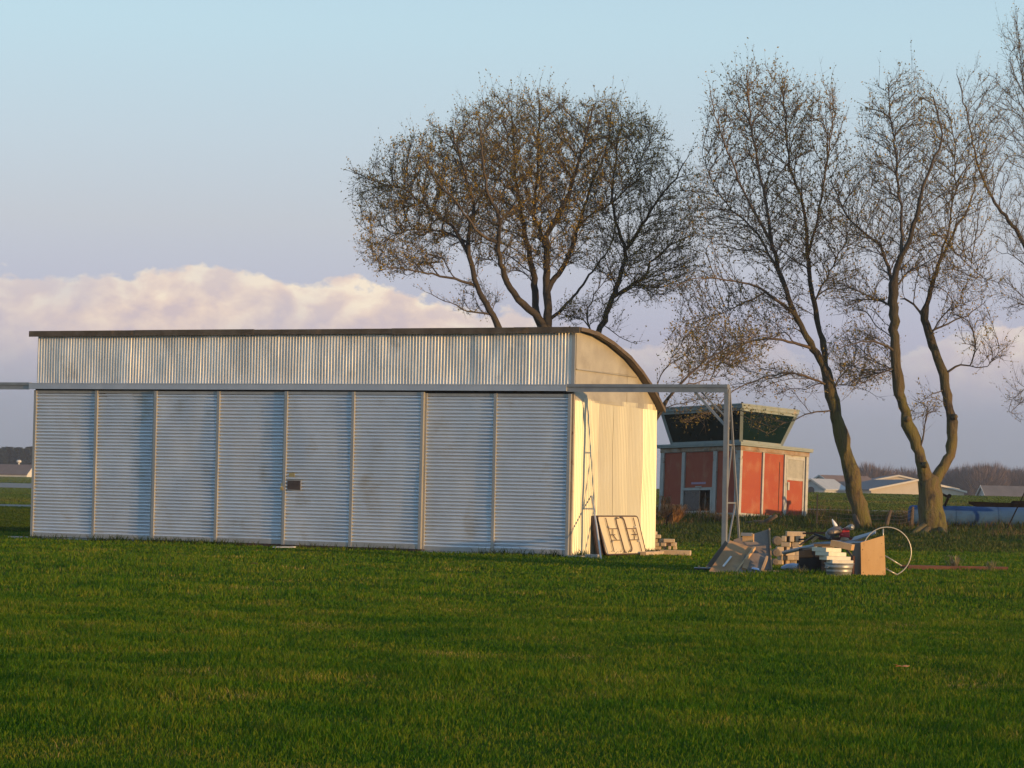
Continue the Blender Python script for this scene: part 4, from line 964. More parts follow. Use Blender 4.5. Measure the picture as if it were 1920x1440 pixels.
# ------------------------------------------------------------------ far trees
MAT['fartwig'] = blade_mat('far_bare_twigs', [(.1, (.085, .060, .062)), (.6, (.125, .088, .080)), (1.0, (.17, .125, .10))], .3, .9, 0)
MAT['conifer'] = blade_mat('far_conifer', [(.1, (.014, .024, .018)), (.6, (.026, .040, .026)), (1.0, (.055, .065, .035))], .2, .9, 0)
def far_proto(seed, h, w, n, mat, conifer=False):
    r = np.random.default_rng(seed)
    if conifer:
        t = r.random(n) ** .8; th = r.random(n) * 6.283; R = w * (1 - t) ** .75 * (.55 + .45 * r.random(n)) + .15
        c = np.stack([np.cos(th) * R, np.sin(th) * R, h * (.06 + .94 * t)], -1); d = np.stack([np.cos(th), np.sin(th), r.normal(-.1, .3, n)], -1); ln = .55 + .5 * r.random(n); ww = .22
    else:
        d = r.normal(size=(n, 3)); d /= np.linalg.norm(d, axis=1)[:, None]; t = r.random(n) ** .45
        lump = 1 + .22 * np.sin(d[:, 0] * 5 + seed) * np.cos(d[:, 1] * 4 + seed * 2)
        c = np.stack([d[:, 0] * w * t * lump, d[:, 1] * w * t * lump, h * .56 + d[:, 2] * h * .44 * t * lump], -1); d = d * .8 + np.array([0, 0, .8]); ln = .9 + .9 * r.random(n); ww = .045
    d = d / np.linalg.norm(d, axis=1)[:, None]; s_ = np.cross(d, r.normal(size=(n, 3))); s_ /= np.linalg.norm(s_, axis=1)[:, None]; s_ *= ww
    v = np.stack([c - s_, c + s_, c + d * ln[:, None]], 1).reshape(-1, 3); i = np.arange(n) * 3
    me = bpy.data.meshes.new('crown'); me.from_pydata(v.tolist(), [], np.stack([i, i + 1, i + 2], -1).tolist()); a = me.attributes.new('rnd', 'FLOAT', 'POINT'); a.data.foreach_set('value', np.repeat(r.random(n), 3).astype(np.float32)); me.materials.append(mat)
    m = MB(); m.tube([(0, 0, -1.0), (0, 0, h * .3), (.2, 0, h * .75)], [.24, .18, .05], 6)
    if not conifer:
        for k in range(9):
            a = r.random() * 6.28; z = h * (.2 + .25 * r.random()); m.tube([(0, 0, z), (math.cos(a) * w * .35, math.sin(a) * w * .35, z + h * .2), (math.cos(a) * w * .7, math.sin(a) * w * .7, z + h * .42)], [.12, .08, .03], 4)
    tm = bpy.data.meshes.new('trunk'); tm.from_pydata([tuple(q) for q in m.v], [], m.f); tm.materials.append(MAT['twigdark'])
    return me, tm
FP = [far_proto(s_, 8.5, 4.2, 5200, MAT['fartwig']) for s_ in (1, 2, 3, 4)]; CP = [far_proto(s_, 9.5, 2.4, 2600, MAT['conifer'], True) for s_ in (7, 8, 9)]
def far_tree(name, px, Y, ytop, h0, protos, wf, label, group, i):
    x = P(px, 900, Y).x; g = gzs(x, Y) - .3; top = P(px, ytop, Y).z; sc = (top - g) / h0
    T = empty(name, (x, Y, g), (i * 2.4) % 6.28); T.scale = (sc * wf, sc * wf, sc); tag(T, label, 'tree', group)
    me, tm = protos[i % len(protos)]
    for nm, q in (('crown', me), ('trunk', tm)):
        o = bpy.data.objects.new(nm, q); COL.objects.link(o); o.parent = T
spots = [(1618, 560, 882, 1.0), (1636, 545, 872, 1.15), (1652, 570, 885, .9), (1678, 585, 886, .9), (1698, 600, 880, .9), (1716, 590, 884, .8), (1786, 560, 882, 1.15), (1806, 550, 877, 1.1), (1826, 570, 879, 1.1), (1842, 545, 875, 1.15),
         (1862, 565, 878, 1.1), (1880, 590, 882, .95), (1896, 560, 880, 1.0), (1914, 575, 883, 1.1), (1930, 560, 878, 1.1), (1770, 590, 884, 1.0), (1855, 600, 872, .9)]
for i, (px, Y, yt, wf) in enumerate(spots):
    far_tree('bare_tree', px, Y, yt, 8.9, FP, wf, 'bare purplish tree in the far row beyond the cream buildings', 'bare trees on the skyline', i)
r_ = random.Random(4)
for i in range(13):
    px = -14 + i * 7.6 + r_.uniform(-2, 2)
    far_tree('evergreen_tree', px, 640 + r_.uniform(-25, 40), 840 + r_.uniform(-3, 7), 9.4, CP, 1.35, 'dark evergreen in the wood behind the white barn on the left', 'evergreens behind the barn', i)

# ------------------------------------------------------------------ things against the hangar end
MAT['tabletop'] = pm('tan_hardboard_underside', (.58, .49, .31), (.64, .55, .37), 3, .7, 0, .05, 20, c3=(.50, .41, .25), t3=(.6, .8), s3=2)
MAT['brownmetal'] = pm('brown_table_metal', (.075, .040, .018), (.11, .06, .03), 10, .5, .2)
MAT['darkboard'] = pm('dark_brown_board', (.025, .014, .010), (.045, .025, .016), 5, .7)
MAT['paint'] = pm('chalky_white_paint', (.50, .50, .48), (.58, .57, .54), 8, .6)
MAT['blockm'] = pm('sandy_paving_block', (.42, .31, .20), (.50, .39, .26), 5, .9, 0, .4, 30, c3=(.28, .21, .15), t3=(.58, .7), s3=8)
MAT['blockgrey'] = pm('grey_round_block', (.10, .085, .07), (.16, .13, .10), 6, .9, 0, .4, 30)
def frame_from(o, ax, ay):
    ax = Vector(ax).normalized(); az = ax.cross(Vector(ay)).normalized(); ay = az.cross(ax)
    return Matrix(((ax.x, ay.x, az.x, o.x), (ax.y, ay.y, az.y, o.y), (ax.z, ay.z, az.z, o.z), (0, 0, 0, 1)))
def build_table():
    # long side lies on the ground, the top edge rests on the wall
    w, h = 1.82, .74
    foot = hl(.24, 1.02, .035); top = hl(.045, 1.02 - .17, 0); dz = math.sqrt(h * h - .20 ** 2 - .17 ** 2)
    up = (top - foot); up.z = dz
    M_ = frame_from(foot, BH, up)      # x along the wall (away), y up the board; z = x cross y
    if M_.col[2].xyz.dot(FH) < 0: pass
    s = 1 if M_.col[2].xyz.dot(FH) > 0 else -1
    T = empty('folding_table', None, 0, M_); tag(T, 'tan folding table on its side against the sunny hangar end, legs folded', 'table')
    def bx(m, x0, x1, y0, y1, z0, z1): m.box((x0, y0, min(s * z0, s * z1)), (x1, y1, max(s * z0, s * z1))); return m
    n = 6; r = .07; pts = []
    for cx, cy, a0 in ((w - r, h - r, 0), (r, h - r, 90), (r, r, 180), (w - r, r, 270)):
        for k in range(n + 1): a = math.radians(a0 + 90 * k / n); pts.append(Vector((cx + r * math.cos(a), cy + r * math.sin(a), 0)))
    m = MB().slab(pts, .018, (0, 0, -s)); m.build('tabletop', MAT['tabletop'], T)
    m = MB(); m.tube([p + Vector((0, 0, -.004 * s)) for p in pts], .016, 6, closed=True); m.build('edge_rim', MAT['brownmetal'], T)
    z = s * .03
    def tb(name, pl, rad=.011): m = MB(); m.tube([Vector((x * w, y * h, z)) for x, y in pl], rad, 6); return m.build(name, MAT['brownmetal'], T)
    tb('leg', [(.47, .93), (.43, .95), (.405, .91), (.40, .80), (.42, .45), (.43, .12), (.44, .04), (.475, .035)], .013)
    tb('leg', [(.53, .95), (.57, .96), (.60, .90), (.61, .75), (.62, .40), (.635, .14), (.615, .07), (.585, .055)], .013)
    for x in (.16, .85): tb('support_rail', [(x, .95), (x + .01, .5), (x + .015, .05)], .009)
    for y in (.66, .36): tb('stretcher', [(.19, y), (.40, y)], .008); tb('stretcher', [(.62, y), (.84, y)], .008)
    for (a, b) in (((.27, .64), (.24, .50)), ((.24, .50), (.30, .38)), ((.18, .50), (.29, .50)), ((.77, .64), (.80, .50)), ((.80, .50), (.75, .38)), ((.73, .50), (.84, .50))):
        tb('brace', [a, b], .009)
    for x, y in ((.18, .70), (.19, .32), (.835, .70), (.845, .32)):
        m = MB().box((x * w - .015, y * h - .012, z - .006), (x * w + .015, y * h + .012, z + .02)); m.build('hinge_clip', MAT['paint'], T)
build_table()
def build_dark_board():
    foot = hl(.17, .80, .03); top = hl(.03, .80, .76)
    M_ = frame_from(foot, BH, top - foot); T_ = MB(); w, h = 1.25, .745; pts = []
    for cx, cy, a0 in ((w - .02, h - .02, 0), (.07, h - .07, 90), (.02, .02, 180), (w - .02, .02, 270)):
        r = .07 if a0 == 90 else .02
        for k in range(6): a = math.radians(a0 + 18 * k); pts.append(Vector((cx + r * math.cos(a), cy + r * math.sin(a), 0)))
    s = 1 if M_.col[2].xyz.dot(FH) > 0 else -1
    T_.slab(pts, .03, (0, 0, -s)); o = T_.build('board', MAT['darkboard']); o.matrix_world = M_; tag(o, 'dark brown round cornered board leaning behind the tan folding table', 'board')
build_dark_board()
m = MB(); a = G(1127, 49.9); b = hl(.03, .78, 1.12); m.tube([Vector((0, 0, 0)), (b - a) * .5 + Vector((.01, 0, 0)), b - a], .017, 8); o = m.build('pole', MAT['paint'], smooth=True); o.location = a
tag(o, 'thin white pole leaning on the hangar end in front of the folding table', 'pole')
def block(name, c, dims, yaw, label, cat, mat, group=None, tilt=0.0, bev=.008, roll=0.0):
    dx, dy, dz = (v / 2 for v in dims); m = MB().box((-dx, -dy, 0), (dx, dy, dims[2])); o = m.build(name, mat, None, bev); o.location = c; o.rotation_euler = (roll, tilt, yaw); tag(o, label, cat, group); return o
g = G(1110, 50.5); block('concrete_block', (g.x, g.y, g.z - .03), (.24, .13, .10), -.35, 'pale concrete block in the grass at the front corner of the hangar', 'block', MAT['concrete'])
g = G(533, 54.6); p = P(533, 1028, 52.5); block('plank', (p.x, 52.5, gzs(p.x, 52.5) + .02), (.42, .11, .022), -.25, 'pale weathered board lying in the grass in front of the hangar doors', 'board', MAT['paint'], tilt=-.03, bev=.003)
# block stack behind the rear corner
rr = random.Random(3)
def st_block(px, py, Y, w, h, d, label, group='sandy blocks stacked behind the hangar corner', yaw=None):
    p = P(px, py, Y); return block('paving_block', (p.x, p.y + d / 2, p.z), (w, d, h), rr.uniform(-.08, .08) - .15 if yaw is None else yaw, label, 'block', MAT['blockm'], group)
base_l = 'sandy block in the stack at the rear corner of the hangar'
for px, py, w, lab in ((1240, 1045.5, .34, 'lowest'), ):
    pass
rows = [(1039.0, [(1216, .42, .30), (1253, .30, .30)]), (1032.5, [(1222, .36, .2), (1244, .16, .2), (1262, .12, .2)]), (1025.0, [(1220, .2, .2), (1235, .12, .2), (1247, .055, .2), (1256, .055, .2), (1266, .075, .2)]),
        (1018.5, [(1222, .11, .2), (1233, .11, .2), (1246, .10, .3), (1256, .09, .25), (1264, .10, .25)]), (1011.5, [(1218, .12, .2), (1229, .10, .2), (1240, .10, .2), (1255, .22, .2)]), (1003.5, [(1219, .16, .2), (1233, .14, .2)]), (997.5, [(1216, .12, .2), (1227, .10, .2)])]
rows = [(y0, r_) for y0, r_ in rows]
for k, (yy, rw) in enumerate(rows):
    for j, (px, w, d) in enumerate(rw):
        st_block(px, yy + 7.2 - 1.5 + rr.uniform(-.4, .4), 54.9 + rr.uniform(-.06, .06), w, .072, d, base_l)
block('timber', tuple(hl(.30, 3.2, .0)), (.13, 1.5, .075), -HTH + math.radians(4), 'long pale timber on the ground along the foot of the sunny hangar end', 'timber', MAT['blockm'])
block('timber', tuple(hl(.55, 3.55, .0)), (.60, .14, .10), -.25, 'short thick pale timber lying in front of the sandy block stack', 'timber', MAT['blockm'])

# ------------------------------------------------------------------ junk pile
MAT['ply'] = pm('weathered_tan_plywood', (.27, .15, .068), (.36, .215, .10), 2.5, .85, 0, .2, 18, (1, 1, .5), c3=(.15, .115, .085), t3=(.55, .72), s3=3)
MAT['greyply'] = pm('silvered_grey_plywood', (.135, .105, .080), (.20, .155, .12), 3, .85, 0, .3, 20, (1, 1, .3), c3=(.21, .15, .10), t3=(.58, .72), s3=3.5)
MAT['brightply'] = pm('sunlit_orange_plywood', (.42, .25, .10), (.50, .32, .15), 3, .75, 0, .15, 18, (1, 1, .4), c3=(.30, .17, .07), t3=(.60, .70), s3=9)
MAT['pine'] = pm('raw_pine_timber', (.42, .25, .11), (.50, .32, .16), 5, .75, 0, .2, 20, (1, 1, .4))
MAT['foam'] = pm('cream_foam_board', (.62, .56, .42), (.70, .64, .50), 6, .85, 0, .1, 30)
MAT['galv'] = pm('galvanised_tub', (.25, .26, .25), (.36, .36, .34), 6, .5, .6, .1, 15)
MAT['pvc'] = pm('grey_plastic_pipe', (.26, .28, .31), (.32, .34, .37), 5, .5)
MAT['bluebag'] = pm('pale_blue_plastic_bag', (.36, .42, .56), (.46, .52, .64), 8, .45)
MAT['redpaint'] = pm('red_engine_paint', (.30, .012, .015), (.40, .02, .02), 6, .4)
MAT['engine'] = pm('oily_grey_engine', (.10, .085, .075), (.17, .14, .12), 8, .45, .4)
MAT['whitepl'] = pm('white_plastic_cone', (.70, .70, .68), (.75, .74, .72), 8, .4)
MAT['chrome'] = pm('white_enamel_tube', (.40, .37, .30), (.50, .46, .38), 8, .35, .4)
MAT['rustbeam'] = pm('rust_red_beam', (.060, .022, .014), (.10, .038, .022), 6, .85, 0, .4, 20)
MAT['sheetmetal'] = pm('dull_grey_sheet', (.20, .21, .23), (.28, .29, .31), 4, .5, .3)
MAT['rubber'] = pm('black_scrap', (.008, .008, .010), (.020, .018, .018), 8, .7)
def solo(name, mb, mat, label, cat, group=None, bev=0.0, smooth=False):
    c = sum(mb.v, Vector()) / len(mb.v); c.z = min(v.z for v in mb.v); mb.v = [v - c for v in mb.v]
    o = mb.build(name, mat, None, bev, smooth); o.location = c; return tag(o, label, cat, group)
# leaning sheets around the foot of the track post
bl, br, tr, tl = P(1327, 1068, 43.35), P(1376, 1079, 43.35), P(1414, 1028, 44.1), P(1369, 1013, 44.15)
for v in (bl, br): v.z = gzs(v.x, v.y) - .01
m = MB().slab([bl, br, tr, tl], .016); S1 = solo('plywood_sheet', m, MAT['ply'], 'large tan plywood sheet leaning at the left side of the junk pile', 'plywood sheet')
m = WMB(); m.bar(P(1356, 1062, 43.46), P(1371, 1043, 43.76), .03, .006, Vector((0, -1, .7))); m.build('paint_mark', MAT['paint'], S1)
m = MB().bar(P(1377, 1078.5, 43.3), P(1415, 1027, 44.05), .032, .045); solo('batten', m, MAT['pine'], 'thin pine batten along the right edge of the tan plywood sheet', 'batten', 'pine battens on the plywood sheets')
q = [P(1352, 1072, 44.1), P(1446, 1073.5, 44.35), P(1441.5, 992, 45.25), P(1376, 1011.5, 44.85)]
for v in q[:2]: v.z = gzs(v.x, v.y) - .01
m = MB().slab(q, .018); solo('plywood_sheet', m, MAT['greyply'], 'big weathered grey plywood sheet with a slanted top, upright behind the tan sheet', 'plywood sheet')
m = MB().bar(P(1447, 1073, 44.32), P(1442.5, 992.5, 45.22), .022, .05, Vector((0, 1, 0))); solo('batten', m, MAT['ply'], 'long pale strip added as the sunlit right edge of the grey plywood sheet', 'batten')  # paler strip added for the sunlit thickness of the sheet edge
q = [P(1383, 1076.5, 43.3), P(1426, 1079, 43.45), P(1440, 1037.5, 44.15), P(1398, 1037, 43.95)]
for v in q[:2]: v.z = gzs(v.x, v.y)
m = MB().slab(q, .014); solo('plywood_sheet', m, MAT['greyply'], 'small grey plywood panel at the front between the two pine battens', 'plywood sheet')
m = MB().bar(P(1426, 1078, 43.40), P(1438, 1046, 43.95), .035, .07, Vector((0, -1, 1))); solo('batten', m, MAT['pine'], 'short thick pine batten on the small grey panel, right of the grey offcut', 'batten', 'pine battens on the plywood sheets')
m = MB().slab([P(1391.5, 1064, 43.42), P(1401.5, 1067, 43.42), P(1406.5, 1050, 43.7), P(1396.5, 1047, 43.7)], .035); solo('offcut', m, MAT['ply'], 'small grey timber offcut resting on the small grey plywood panel', 'offcut')
m = MB().slab([P(1409, 1066, 43.46), P(1424, 1069, 43.44), P(1423, 1065.5, 43.5), P(1411, 1063, 43.5)], .006, (0, 1, -1)); solo('scrap', m, MAT['bluebag'], 'scrap of pale sheet near the foot of the small grey panel', 'scrap')
g = G(1444, 43.6); block('plank', (g.x, g.y, g.z), (.36, .09, .035), .10, 'reddish brown plank flat on the ground at the foot of the grey plywood sheet', 'board', MAT['pine'], bev=.003)
def build_box(): 
    c = P(1403, 1016, 44.55); T = empty('wooden_box', c, -.25); tag(T, 'small open wooden drawer perched on top of the leaning sheets', 'box')
    w, d, h = .17, .12, .13
    MB().box((-w / 2, -d / 2, 0), (w / 2, -d / 2 + .012, h * .72)).build('front_panel', MAT['pine'], T)
    MB().box((-w / 2, -d / 2 + .013, 0), (-w / 2 + .012, d / 2, h)).build('side_panel', MAT['pine'], T); MB().box((w / 2 - .012, -d / 2 + .013, 0), (w / 2, d / 2, h)).build('side_panel', MAT['pine'], T)
    MB().box((-w / 2 + .013, d / 2 - .012, 0), (w / 2 - .013, d / 2, h)).build('rear_panel', MAT['pine'], T)
    MB().box((-w / 2 - .02, -d / 2 - .03, h * .73), (w / 2 - .02, d / 2 - .03, h * .73 + .05)).build('lid', MAT['sheetmetal'], T)
build_box()
m = MB().bar(G(1331, 45.2), P(1366, 1020, 45.4), .012, .16, Vector((-.6, -.2, 1))); solo('board', m, MAT['greyply'], 'narrow grey board leaning at the far left behind the tan sheet', 'board')
def build_tray():
    g = G(1319, 44.3); T = empty('metal_tray', g, -.1); tag(T, 'flat dark metal tray in the grass at the left end of the junk pile', 'tray')
    MB().box((-.14, -.12, .0), (.14, .12, .035)).build('pan', MAT['rubber'], T); MB().box((-.15, -.13, .036), (.15, .13, .046)).build('lid', MAT['sheetmetal'], T)
    for x in (-.07, .06): MB().tube([(x, 0, .046), (x, 0, .075)], .018, 7).build('knob', MAT['pine'], T)
build_tray()
# second block stack
gl = 'sandy block in the stack between the grey sheet and the foam boards'
rows2 = [(1059, [(1464, .12), (1478, .12), (1492, .12), (1505, .12)]), (1050.5, [(1468, .14), (1483, .13), (1498, .13)]), (1042, [(1466, .10), (1480, .20), (1497, .12)]), (1034, [(1463, .13), (1477, .10), (1491, .12), (1504, .1)]),
         (1025.5, [(1477, .17), (1496, .14)]), (1016, [(1473, .09), (1484, .085), (1495, .08), (1504, .07)])]
for k, (py, rw) in enumerate(rows2):
    for px, w in rw:
        p = P(px + rr.uniform(-1, 1), py, 47.6 + rr.uniform(-.08, .08)); p.z = max(p.z, gzs(p.x, p.y)); 
        block('paving_block', (p.x, p.y + .12, p.z), (w - .008, .22, .078 if py > 1017 else .10), rr.uniform(-.35, .25), gl, 'block', MAT['blockm'], 'sandy blocks stacked in the junk pile')
p = P(1493, 1006, 47.6); block('paving_block', (p.x, p.y + .12, p.z), (.33, .16, .085), .04, 'long sandy block lying flat on top of the stack in the junk pile', 'block', MAT['blockm'])
for px, py, r_ in ((1457, 1014, .080), (1455, 1036, .070), (1453, 1053, .055)):
    p = P(px, py, 47.35); m = MB(); m.tube([Vector((0, -.09, 0)), Vector((0, -.08, 0)), Vector((0, .10, 0))], [r_ * .8, r_, r_], 12); m.tube([Vector((0, -.094, 0)), Vector((0, -.088, 0))], r_ * .35, 10)
    o = m.build('round_block', MAT['blockgrey']); o.location = p; tag(o, 'grey round concrete block at the left edge of the sandy block stack', 'block', 'round grey blocks in the junk pile')
m = MB().tube([P(1469, 1036.5, 46.9), P(1509, 1027, 46.4), P(1530, 1023, 46.1)], .033, 10); solo('pipe', m, MAT['pvc'], 'grey plastic pipe sticking out left from the junk pile over the blocks', 'pipe', smooth=True)
m = MB().tube([P(1464, 1068, 45.2), P(1467, 1065.5, 45.2), P(1475, 1063.5, 45.15), P(1486, 1062.5, 45.1), P(1498, 1063, 45.0)], [.012, .035, .058, .062, .05], 9); solo('plastic_bag', m, MAT['bluebag'], 'crumpled pale blue plastic bag at the foot of the sandy blocks', 'bag')
def build_bin():
    g = G(1520, 44.9); T = empty('black_scrap_bin', g, -.12); tag(T, 'open black scrap bin in the shade beside the metal tub', 'bin')
    w, d, h = .36, .5, .37
    m = MB().box((-w / 2, -d / 2, 0), (w / 2, -d / 2 + .02, h)); m.build('front_panel', MAT['rubber'], T); MB().box((-w / 2, d / 2 - .02, 0), (w / 2, d / 2, h)).build('rear_panel', MAT['rubber'], T)
    for s in (-1, 1): MB().box((s * w / 2 - .01, -d / 2 + .021, 0), (s * w / 2 + .01, d / 2 - .021, h)).build('side_panel', MAT['rubber'], T)
    for z in (.1, .24): MB().box((-w / 2 - .008, -d / 2 - .012, z), (w / 2 + .008, -d / 2 - .001, z + .03)).build('rib', MAT['rubber'], T)
    MB().tube([(.05, -d / 2 - .02, .17), (.05, -d / 2 - .04, .17)], .05, 10).build('port', MAT['rubber'], T)
build_bin()
# tub
def build_tub():
    g = G(1573, 42.35); T = empty('metal_tub', g, .2); tag(T, 'round galvanised tub under the cream foam boards', 'tub')
    h = .185; m = MB(); n = 28; prof = [(.185, 0), (.19, .05), (.197, .055), (.199, .075), (.197, .08), (.204, .115), (.211, .12), (.213, .135), (.211, .14), (.222, h), (.205, h), (.175, .03), (.0, .03)]
    vs = []; fs = []
    for (r, z) in prof:
        for k in range(n): a = 2 * math.pi * k / n; vs.append((r * math.cos(a), r * math.sin(a), z))
    for i in range(len(prof) - 1):
        for k in range(n): fs.append((i * n + k, i * n + (k + 1) % n, (i + 1) * n + (k + 1) % n, (i + 1) * n + k))
    m.add(vs, fs); m.build('body', MAT['galv'], T, smooth=True)
    m = MB(); m.tube([(.225 * math.cos(a), .225 * math.sin(a), h) for a in np.linspace(0, 2 * math.pi, 25)[:-1]], .008, 6, closed=True); m.build('rim', MAT['galv'], T)
    for a in (math.radians(200), math.radians(20)):
        m = MB(); c, s = math.cos(a), math.sin(a); m.tube([(.22 * c - .05 * s, .22 * s + .05 * c, .15), (.245 * c - .03 * s, .245 * s + .03 * c, .12), (.245 * c + .03 * s, .245 * s - .03 * c, .12), (.22 * c + .05 * s, .22 * s - .05 * c, .15)], .006, 6); m.build('handle', MAT['galv'], T)
build_tub()
for k, (px, py, Y, w, yaw, tl_, lab) in enumerate(((1577, 1058, 42.30, .34, .22, .02, 'lowest cream foam board, resting on the tub'), (1568, 1051.0, 42.4, .40, .30, .02, 'second cream foam board up from the tub'), (1560, 1043, 42.45, .40, .72, .03, 'third cream foam board up, lying slightly askew'), (1552, 1035, 42.5, .38, .80, .03, 'topmost cream foam board of the pile over the tub'))):
    p = P(px, py, Y); block('foam_board', (p.x, p.y + .17, p.z), (w, .28, .062), yaw, lab, 'foam board', MAT['foam'], 'cream foam boards over the tub', tilt=tl_, bev=.004)
m = MB().bar(P(1553, 1026, 44.2), P(1516, 1031, 44.5), .30, .02, Vector((0, 0, 1))); solo('board', m, MAT['greyply'], 'thin grey board between the foam boards and the black bin', 'board')
# orange beam, sheets, panel
m = MB().bar(P(1560, 1018, 42.9), P(1599, 1026.5, 42.75), .14, .092, Vector((0, 0, 1))); solo('timber', m, MAT['pine'], 'thick orange timber slanting down above the foam boards', 'timber')
m = MB().slab([P(1518, 1018.5, 44.6), P(1560, 1019, 43.7), P(1637, 1016, 43.3), P(1632, 1012, 43.9), P(1560, 1013.5, 44.6)], .012, (0, 0, -1)); solo('metal_sheet', m, MAT['sheetmetal'], 'long thin grey sheet lying flat across the top of the junk pile', 'metal sheet')
m = MB().slab([P(1594, 1015, 43.9), P(1641, 999, 43.5), P(1642, 994.5, 44.0), P(1602, 1006, 44.6)], .02, (0, 0, -1)); solo('metal_sheet', m, MAT['sheetmetal'], 'grey sheet sloping up to the top of the white hoop', 'metal sheet')
def build_crate():
    c = Vector(P(1637, 1081, 42.95)); c.z = gzs(c.x, c.y); T = empty('plywood_crate', c, .22); tag(T, 'tall plywood crate with a bright orange front panel at the right of the pile', 'crate')
    h = .56; w = .395
    m = MB().slab([(-w / 2 + .005, 0, 0), (w / 2 + .01, 0, .012), (w / 2 - .015, .03, h + .065), (-w / 2 - .002, .03, h - .05)], .014); m.build('front_panel', MAT['brightply'], T)
    for x in (-w / 2 - .005, w / 2 - .03):
        m = MB().box((x, .05, 0), (x + .02, .40, h - .06)); m.build('side_panel', MAT['greyply'], T)
    MB().box((-w / 2 + .02, .06, h - .10), (w / 2 - .04, .40, h - .085)).build('shelf', MAT['greyply'], T)
    MB().box((-w / 2 - .10, .10, 0), (-w / 2 - .07, .16, .30)).build('corner_post', MAT['rustbeam'], T)
    for x, z in ((-.16, .05), (-.17, .40), (.16, .06), (.14, .5)):
        MB().tube([(x, -.003 + .03 * z / h, z), (x, .006 + .03 * z / h, z)], .006, 6).build('nail', MAT['blacksteel'], T)
build_crate()
def build_hoop():
    c = P(1663, 1035, 43.5); T = empty('hoop_stand', Vector((c.x, c.y, gzs(c.x, c.y)))); tag(T, 'large round white hoop on a folding stand at the right end of the pile', 'hoop stand')
    R = 46.5 * 43.5 / FPX; m = WMB(); pts = [c + Vector((R * math.cos(a), .06 * math.cos(a), R * math.sin(a))) for a in np.linspace(0, 2 * math.pi, 41)[:-1]]; m.tube(pts, .009, 8, closed=True); m.build('hoop', MAT['chrome'], T, smooth=True)
    for (a, b) in (((1656, 991, 43.5), (1656, 1014, 43.5)), ((1656, 1040, 43.4), (1691, 1061, 43.4)), ((1660, 1066, 43.3), (1681, 1077, 43.3))):
        m = WMB(); m.tube([P(*a), P(*b)], .011, 7); m.build('strut', MAT['chrome'], T, smooth=True)
build_hoop()
def build_engine():
    c = P(1575, 1009, 44.3); T = empty('red_engine', c); tag(T, 'small red engine with a grey drum on top of the junk pile', 'engine')
    m = WMB(); m.tube([P(1553, 1003, 44.1), P(1557, 1000, 44.1), P(1569, 995, 44.2), P(1574, 993, 44.25)], [.055, .075, .08, .06], 14); m.build('motor', MAT['engine'], T, smooth=True)
    m = WMB(); m.tube([P(1552, 1003.5, 44.09), P(1550.5, 1004, 44.08)], [.06, .035], 12); m.build('pulley', MAT['sheetmetal'], T)
    m = WMB(); m.tube([P(1570, 989, 44.2), P(1566, 985, 44.2), P(1563, 979, 44.2), P(1560, 973, 44.2)], [.02, .034, .024, .005], 10); m.build('funnel', MAT['whitepl'], T, smooth=True)
    m = WMB(); m.tube([P(1569, 992, 44.2), P(1574, 984, 44.2)], [.03, .02], 8); m.build('bracket', MAT['rubber'], T)
    m = WMB(); m.box((0, 0, 0), (0, 0, 0)); m.v = []; m.f = []
    a = P(1577, 1008, 44.25); m.slab([P(1574, 1008, 44.2), P(1594, 1008, 44.2), P(1592, 991, 44.2), P(1586, 989, 44.2), P(1580, 992, 44.2)], .14); m.build('housing', MAT['redpaint'], T, .01)
    m = WMB(); m.tube([P(1578, 1003, 44.18), P(1578.5, 1003, 44.05)], [.035, .03], 12); m.build('cap', MAT['redpaint'], T, smooth=True)
    m = WMB(); m.tube([P(1588, 991, 44.2), P(1594, 989, 44.15), P(1597, 988, 44.1)], [.035, .045, .048], 14); m.tube([P(1597.2, 988, 44.098), P(1598, 987.7, 44.09)], [.04, .015], 12); m.build('fan_cowl', MAT['galv'], T, smooth=True)
    m = WMB(); m.tube([P(1578, 1010, 44.2), P(1590, 1012, 44.1)], .03, 8); m.build('foot', MAT['blockm'], T)
build_engine()
def stick(a, b, w, h, mat, label, cat='stick', up=Vector((0, 0, 1)), group=None):
    m = MB().bar(P(*a), P(*b), w, h, up); solo('stick' if cat == 'stick' else 'plank', m, MAT[mat], label, cat, group)
stick((1507, 1000, 45), (1555, 999, 44.7), .07, .03, 'rustbeam', 'dark red bar across the top left of the junk pile', 'bar')
stick((1500, 1022, 44.9), (1526, 1004, 44.7), .05, .02, 'greyply', 'grey slat rising to the right above the pipe', 'slat')
stick((1522, 1015, 44.6), (1537, 1003, 44.6), .03, .04, 'pine', 'short yellow slat among the dark bars on the pile', 'slat')
stick((1528, 1002, 44.5), (1560, 1012, 44.4), .10, .03, 'rubber', 'charred board just left of the red engine', 'board')
stick((1540, 1010, 44.8), (1603, 1010, 44.6), .30, .05, 'rustbeam', 'dark platform board carrying the red engine', 'board')
stick((1530, 1022, 45.0), (1612, 1022, 44.8), .40, .04, 'greyply', 'wide grey board in the middle of the pile above the tub', 'board')
stick((1586, 1028, 43.8), (1606, 1054, 43.6), .02, .035, 'greyply', 'thin grey slat slanting down right of the foam boards', 'slat')
stick((1545, 1062, 44.4), (1612, 1064, 44.2), .35, .30, 'rubber', 'dark box in the shade behind the tub', 'box')
stick((1497, 1012, 45.2), (1545, 1008, 45.1), .03, .03, 'rubber', 'black bar under the dark red bar', 'bar')
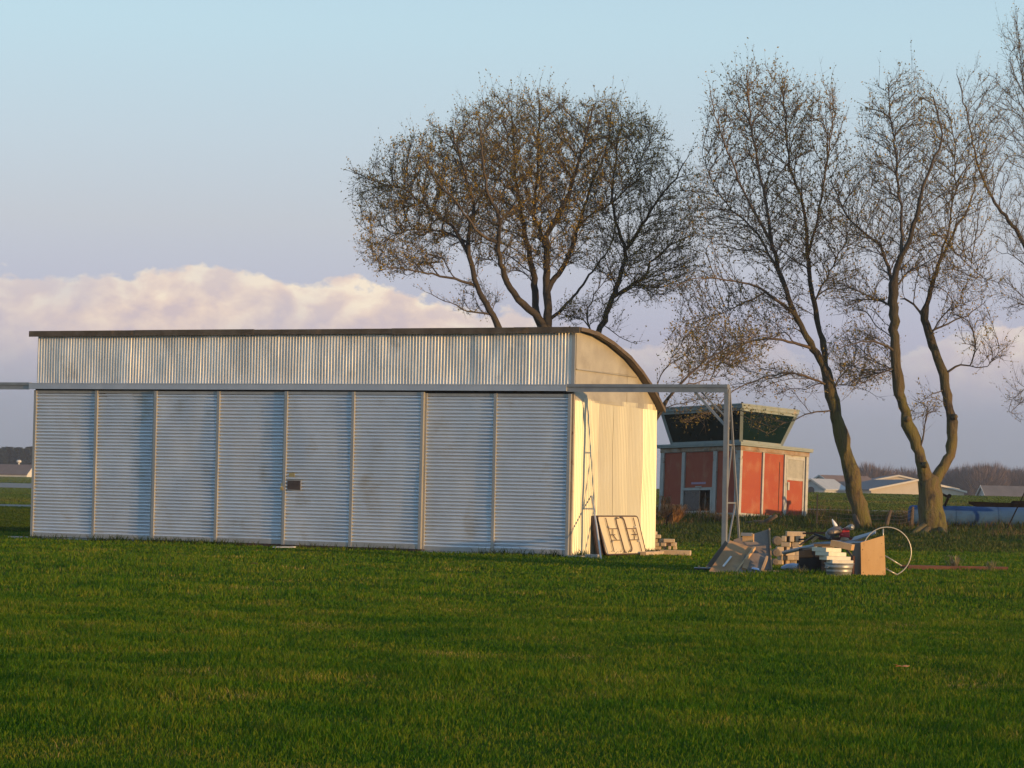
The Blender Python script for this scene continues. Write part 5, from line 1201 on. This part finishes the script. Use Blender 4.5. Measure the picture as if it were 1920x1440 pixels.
# rusty beams on the ground
for (x0, x1, Y, lab) in ((1690, 1888, 47.9, 'long rust red beam half buried in the grass right of the hoop'), (1700, 1800, 47.4, 'shorter rust red beam lying in front of the long one')):
    a, b = G(x0, Y), G(x1, Y + .5); m = MB().bar(a + Vector((0, 0, .03)), b + Vector((0, 0, .025)), .10, .075); solo('steel_beam', m, MAT['rustbeam'], lab, 'beam')
def leafy(px, py, size, mat, label, seed):
    r = np.random.default_rng(seed); Y = CAMZ * FPX / (py - (889 + .0215 * px)); p = P(px, py, Y); z = gzs(p.x, Y) + .055; vs = []; fs = []
    m = MB()
    for k in range(5):
        a = k * 1.25 + r.random() * .4; d = Vector((math.cos(a), math.sin(a), .25 * r.random())) * size; s_ = Vector((-d.y, d.x, .2 * size)) * .42
        m.slab([Vector((0, 0, 0)), d * .5 + s_, d, d * .5 - s_], .0015, (0, 0, -1))
    o = m.build('dead_leaf', mat); o.location = (p.x, Y, z); tag(o, label, 'leaf')
MAT['orangeleaf'] = pm('dead_orange_leaf', (.62, .20, .04), (.70, .28, .07), 20, .7)
leafy(1690, 1262, .062, MAT['orangeleaf'], 'single orange dead leaf lying on the lawn at the lower right', 2)
leafy(476, 1062, .07, MAT['weed'], 'tan dead leaf on the lawn in front of the hangar doors', 3)
# dry tufts by the beam
for i, (px, Y, n, h) in enumerate(((1790, 48.2, 60, .26), (1860, 47.6, 40, .18), (1500, 43.2, 25, .08))):
    dead_bush(px, Y, n, h, .22, ('straw coloured dry tuft growing over the middle of the rusty beam', 'low dry tuft at the right end of the rusty beam', 'small dry tuft in front of the pale blue bag')[i], 20 + i, 'straw')

# ------------------------------------------------------------------ haze
def build_haze():
    m = MB().box((-420, -60, -4), (420, 900, 24)); o = m.build('haze', None)
    mt = bpy.data.materials.new('evening_haze'); mt.use_nodes = True; N = mt.node_tree.nodes; N.remove(N['Principled BSDF'])
    v = N.new('ShaderNodeVolumePrincipled'); v.inputs['Color'].default_value = (.86, .88, .95, 1); v.inputs['Density'].default_value = .00032; v.inputs['Anisotropy'].default_value = .2
    mt.node_tree.links.new(v.outputs[0], N['Material Output'].inputs['Volume']); o.data.materials.append(mt); tag(o, kind='stuff')
build_haze()
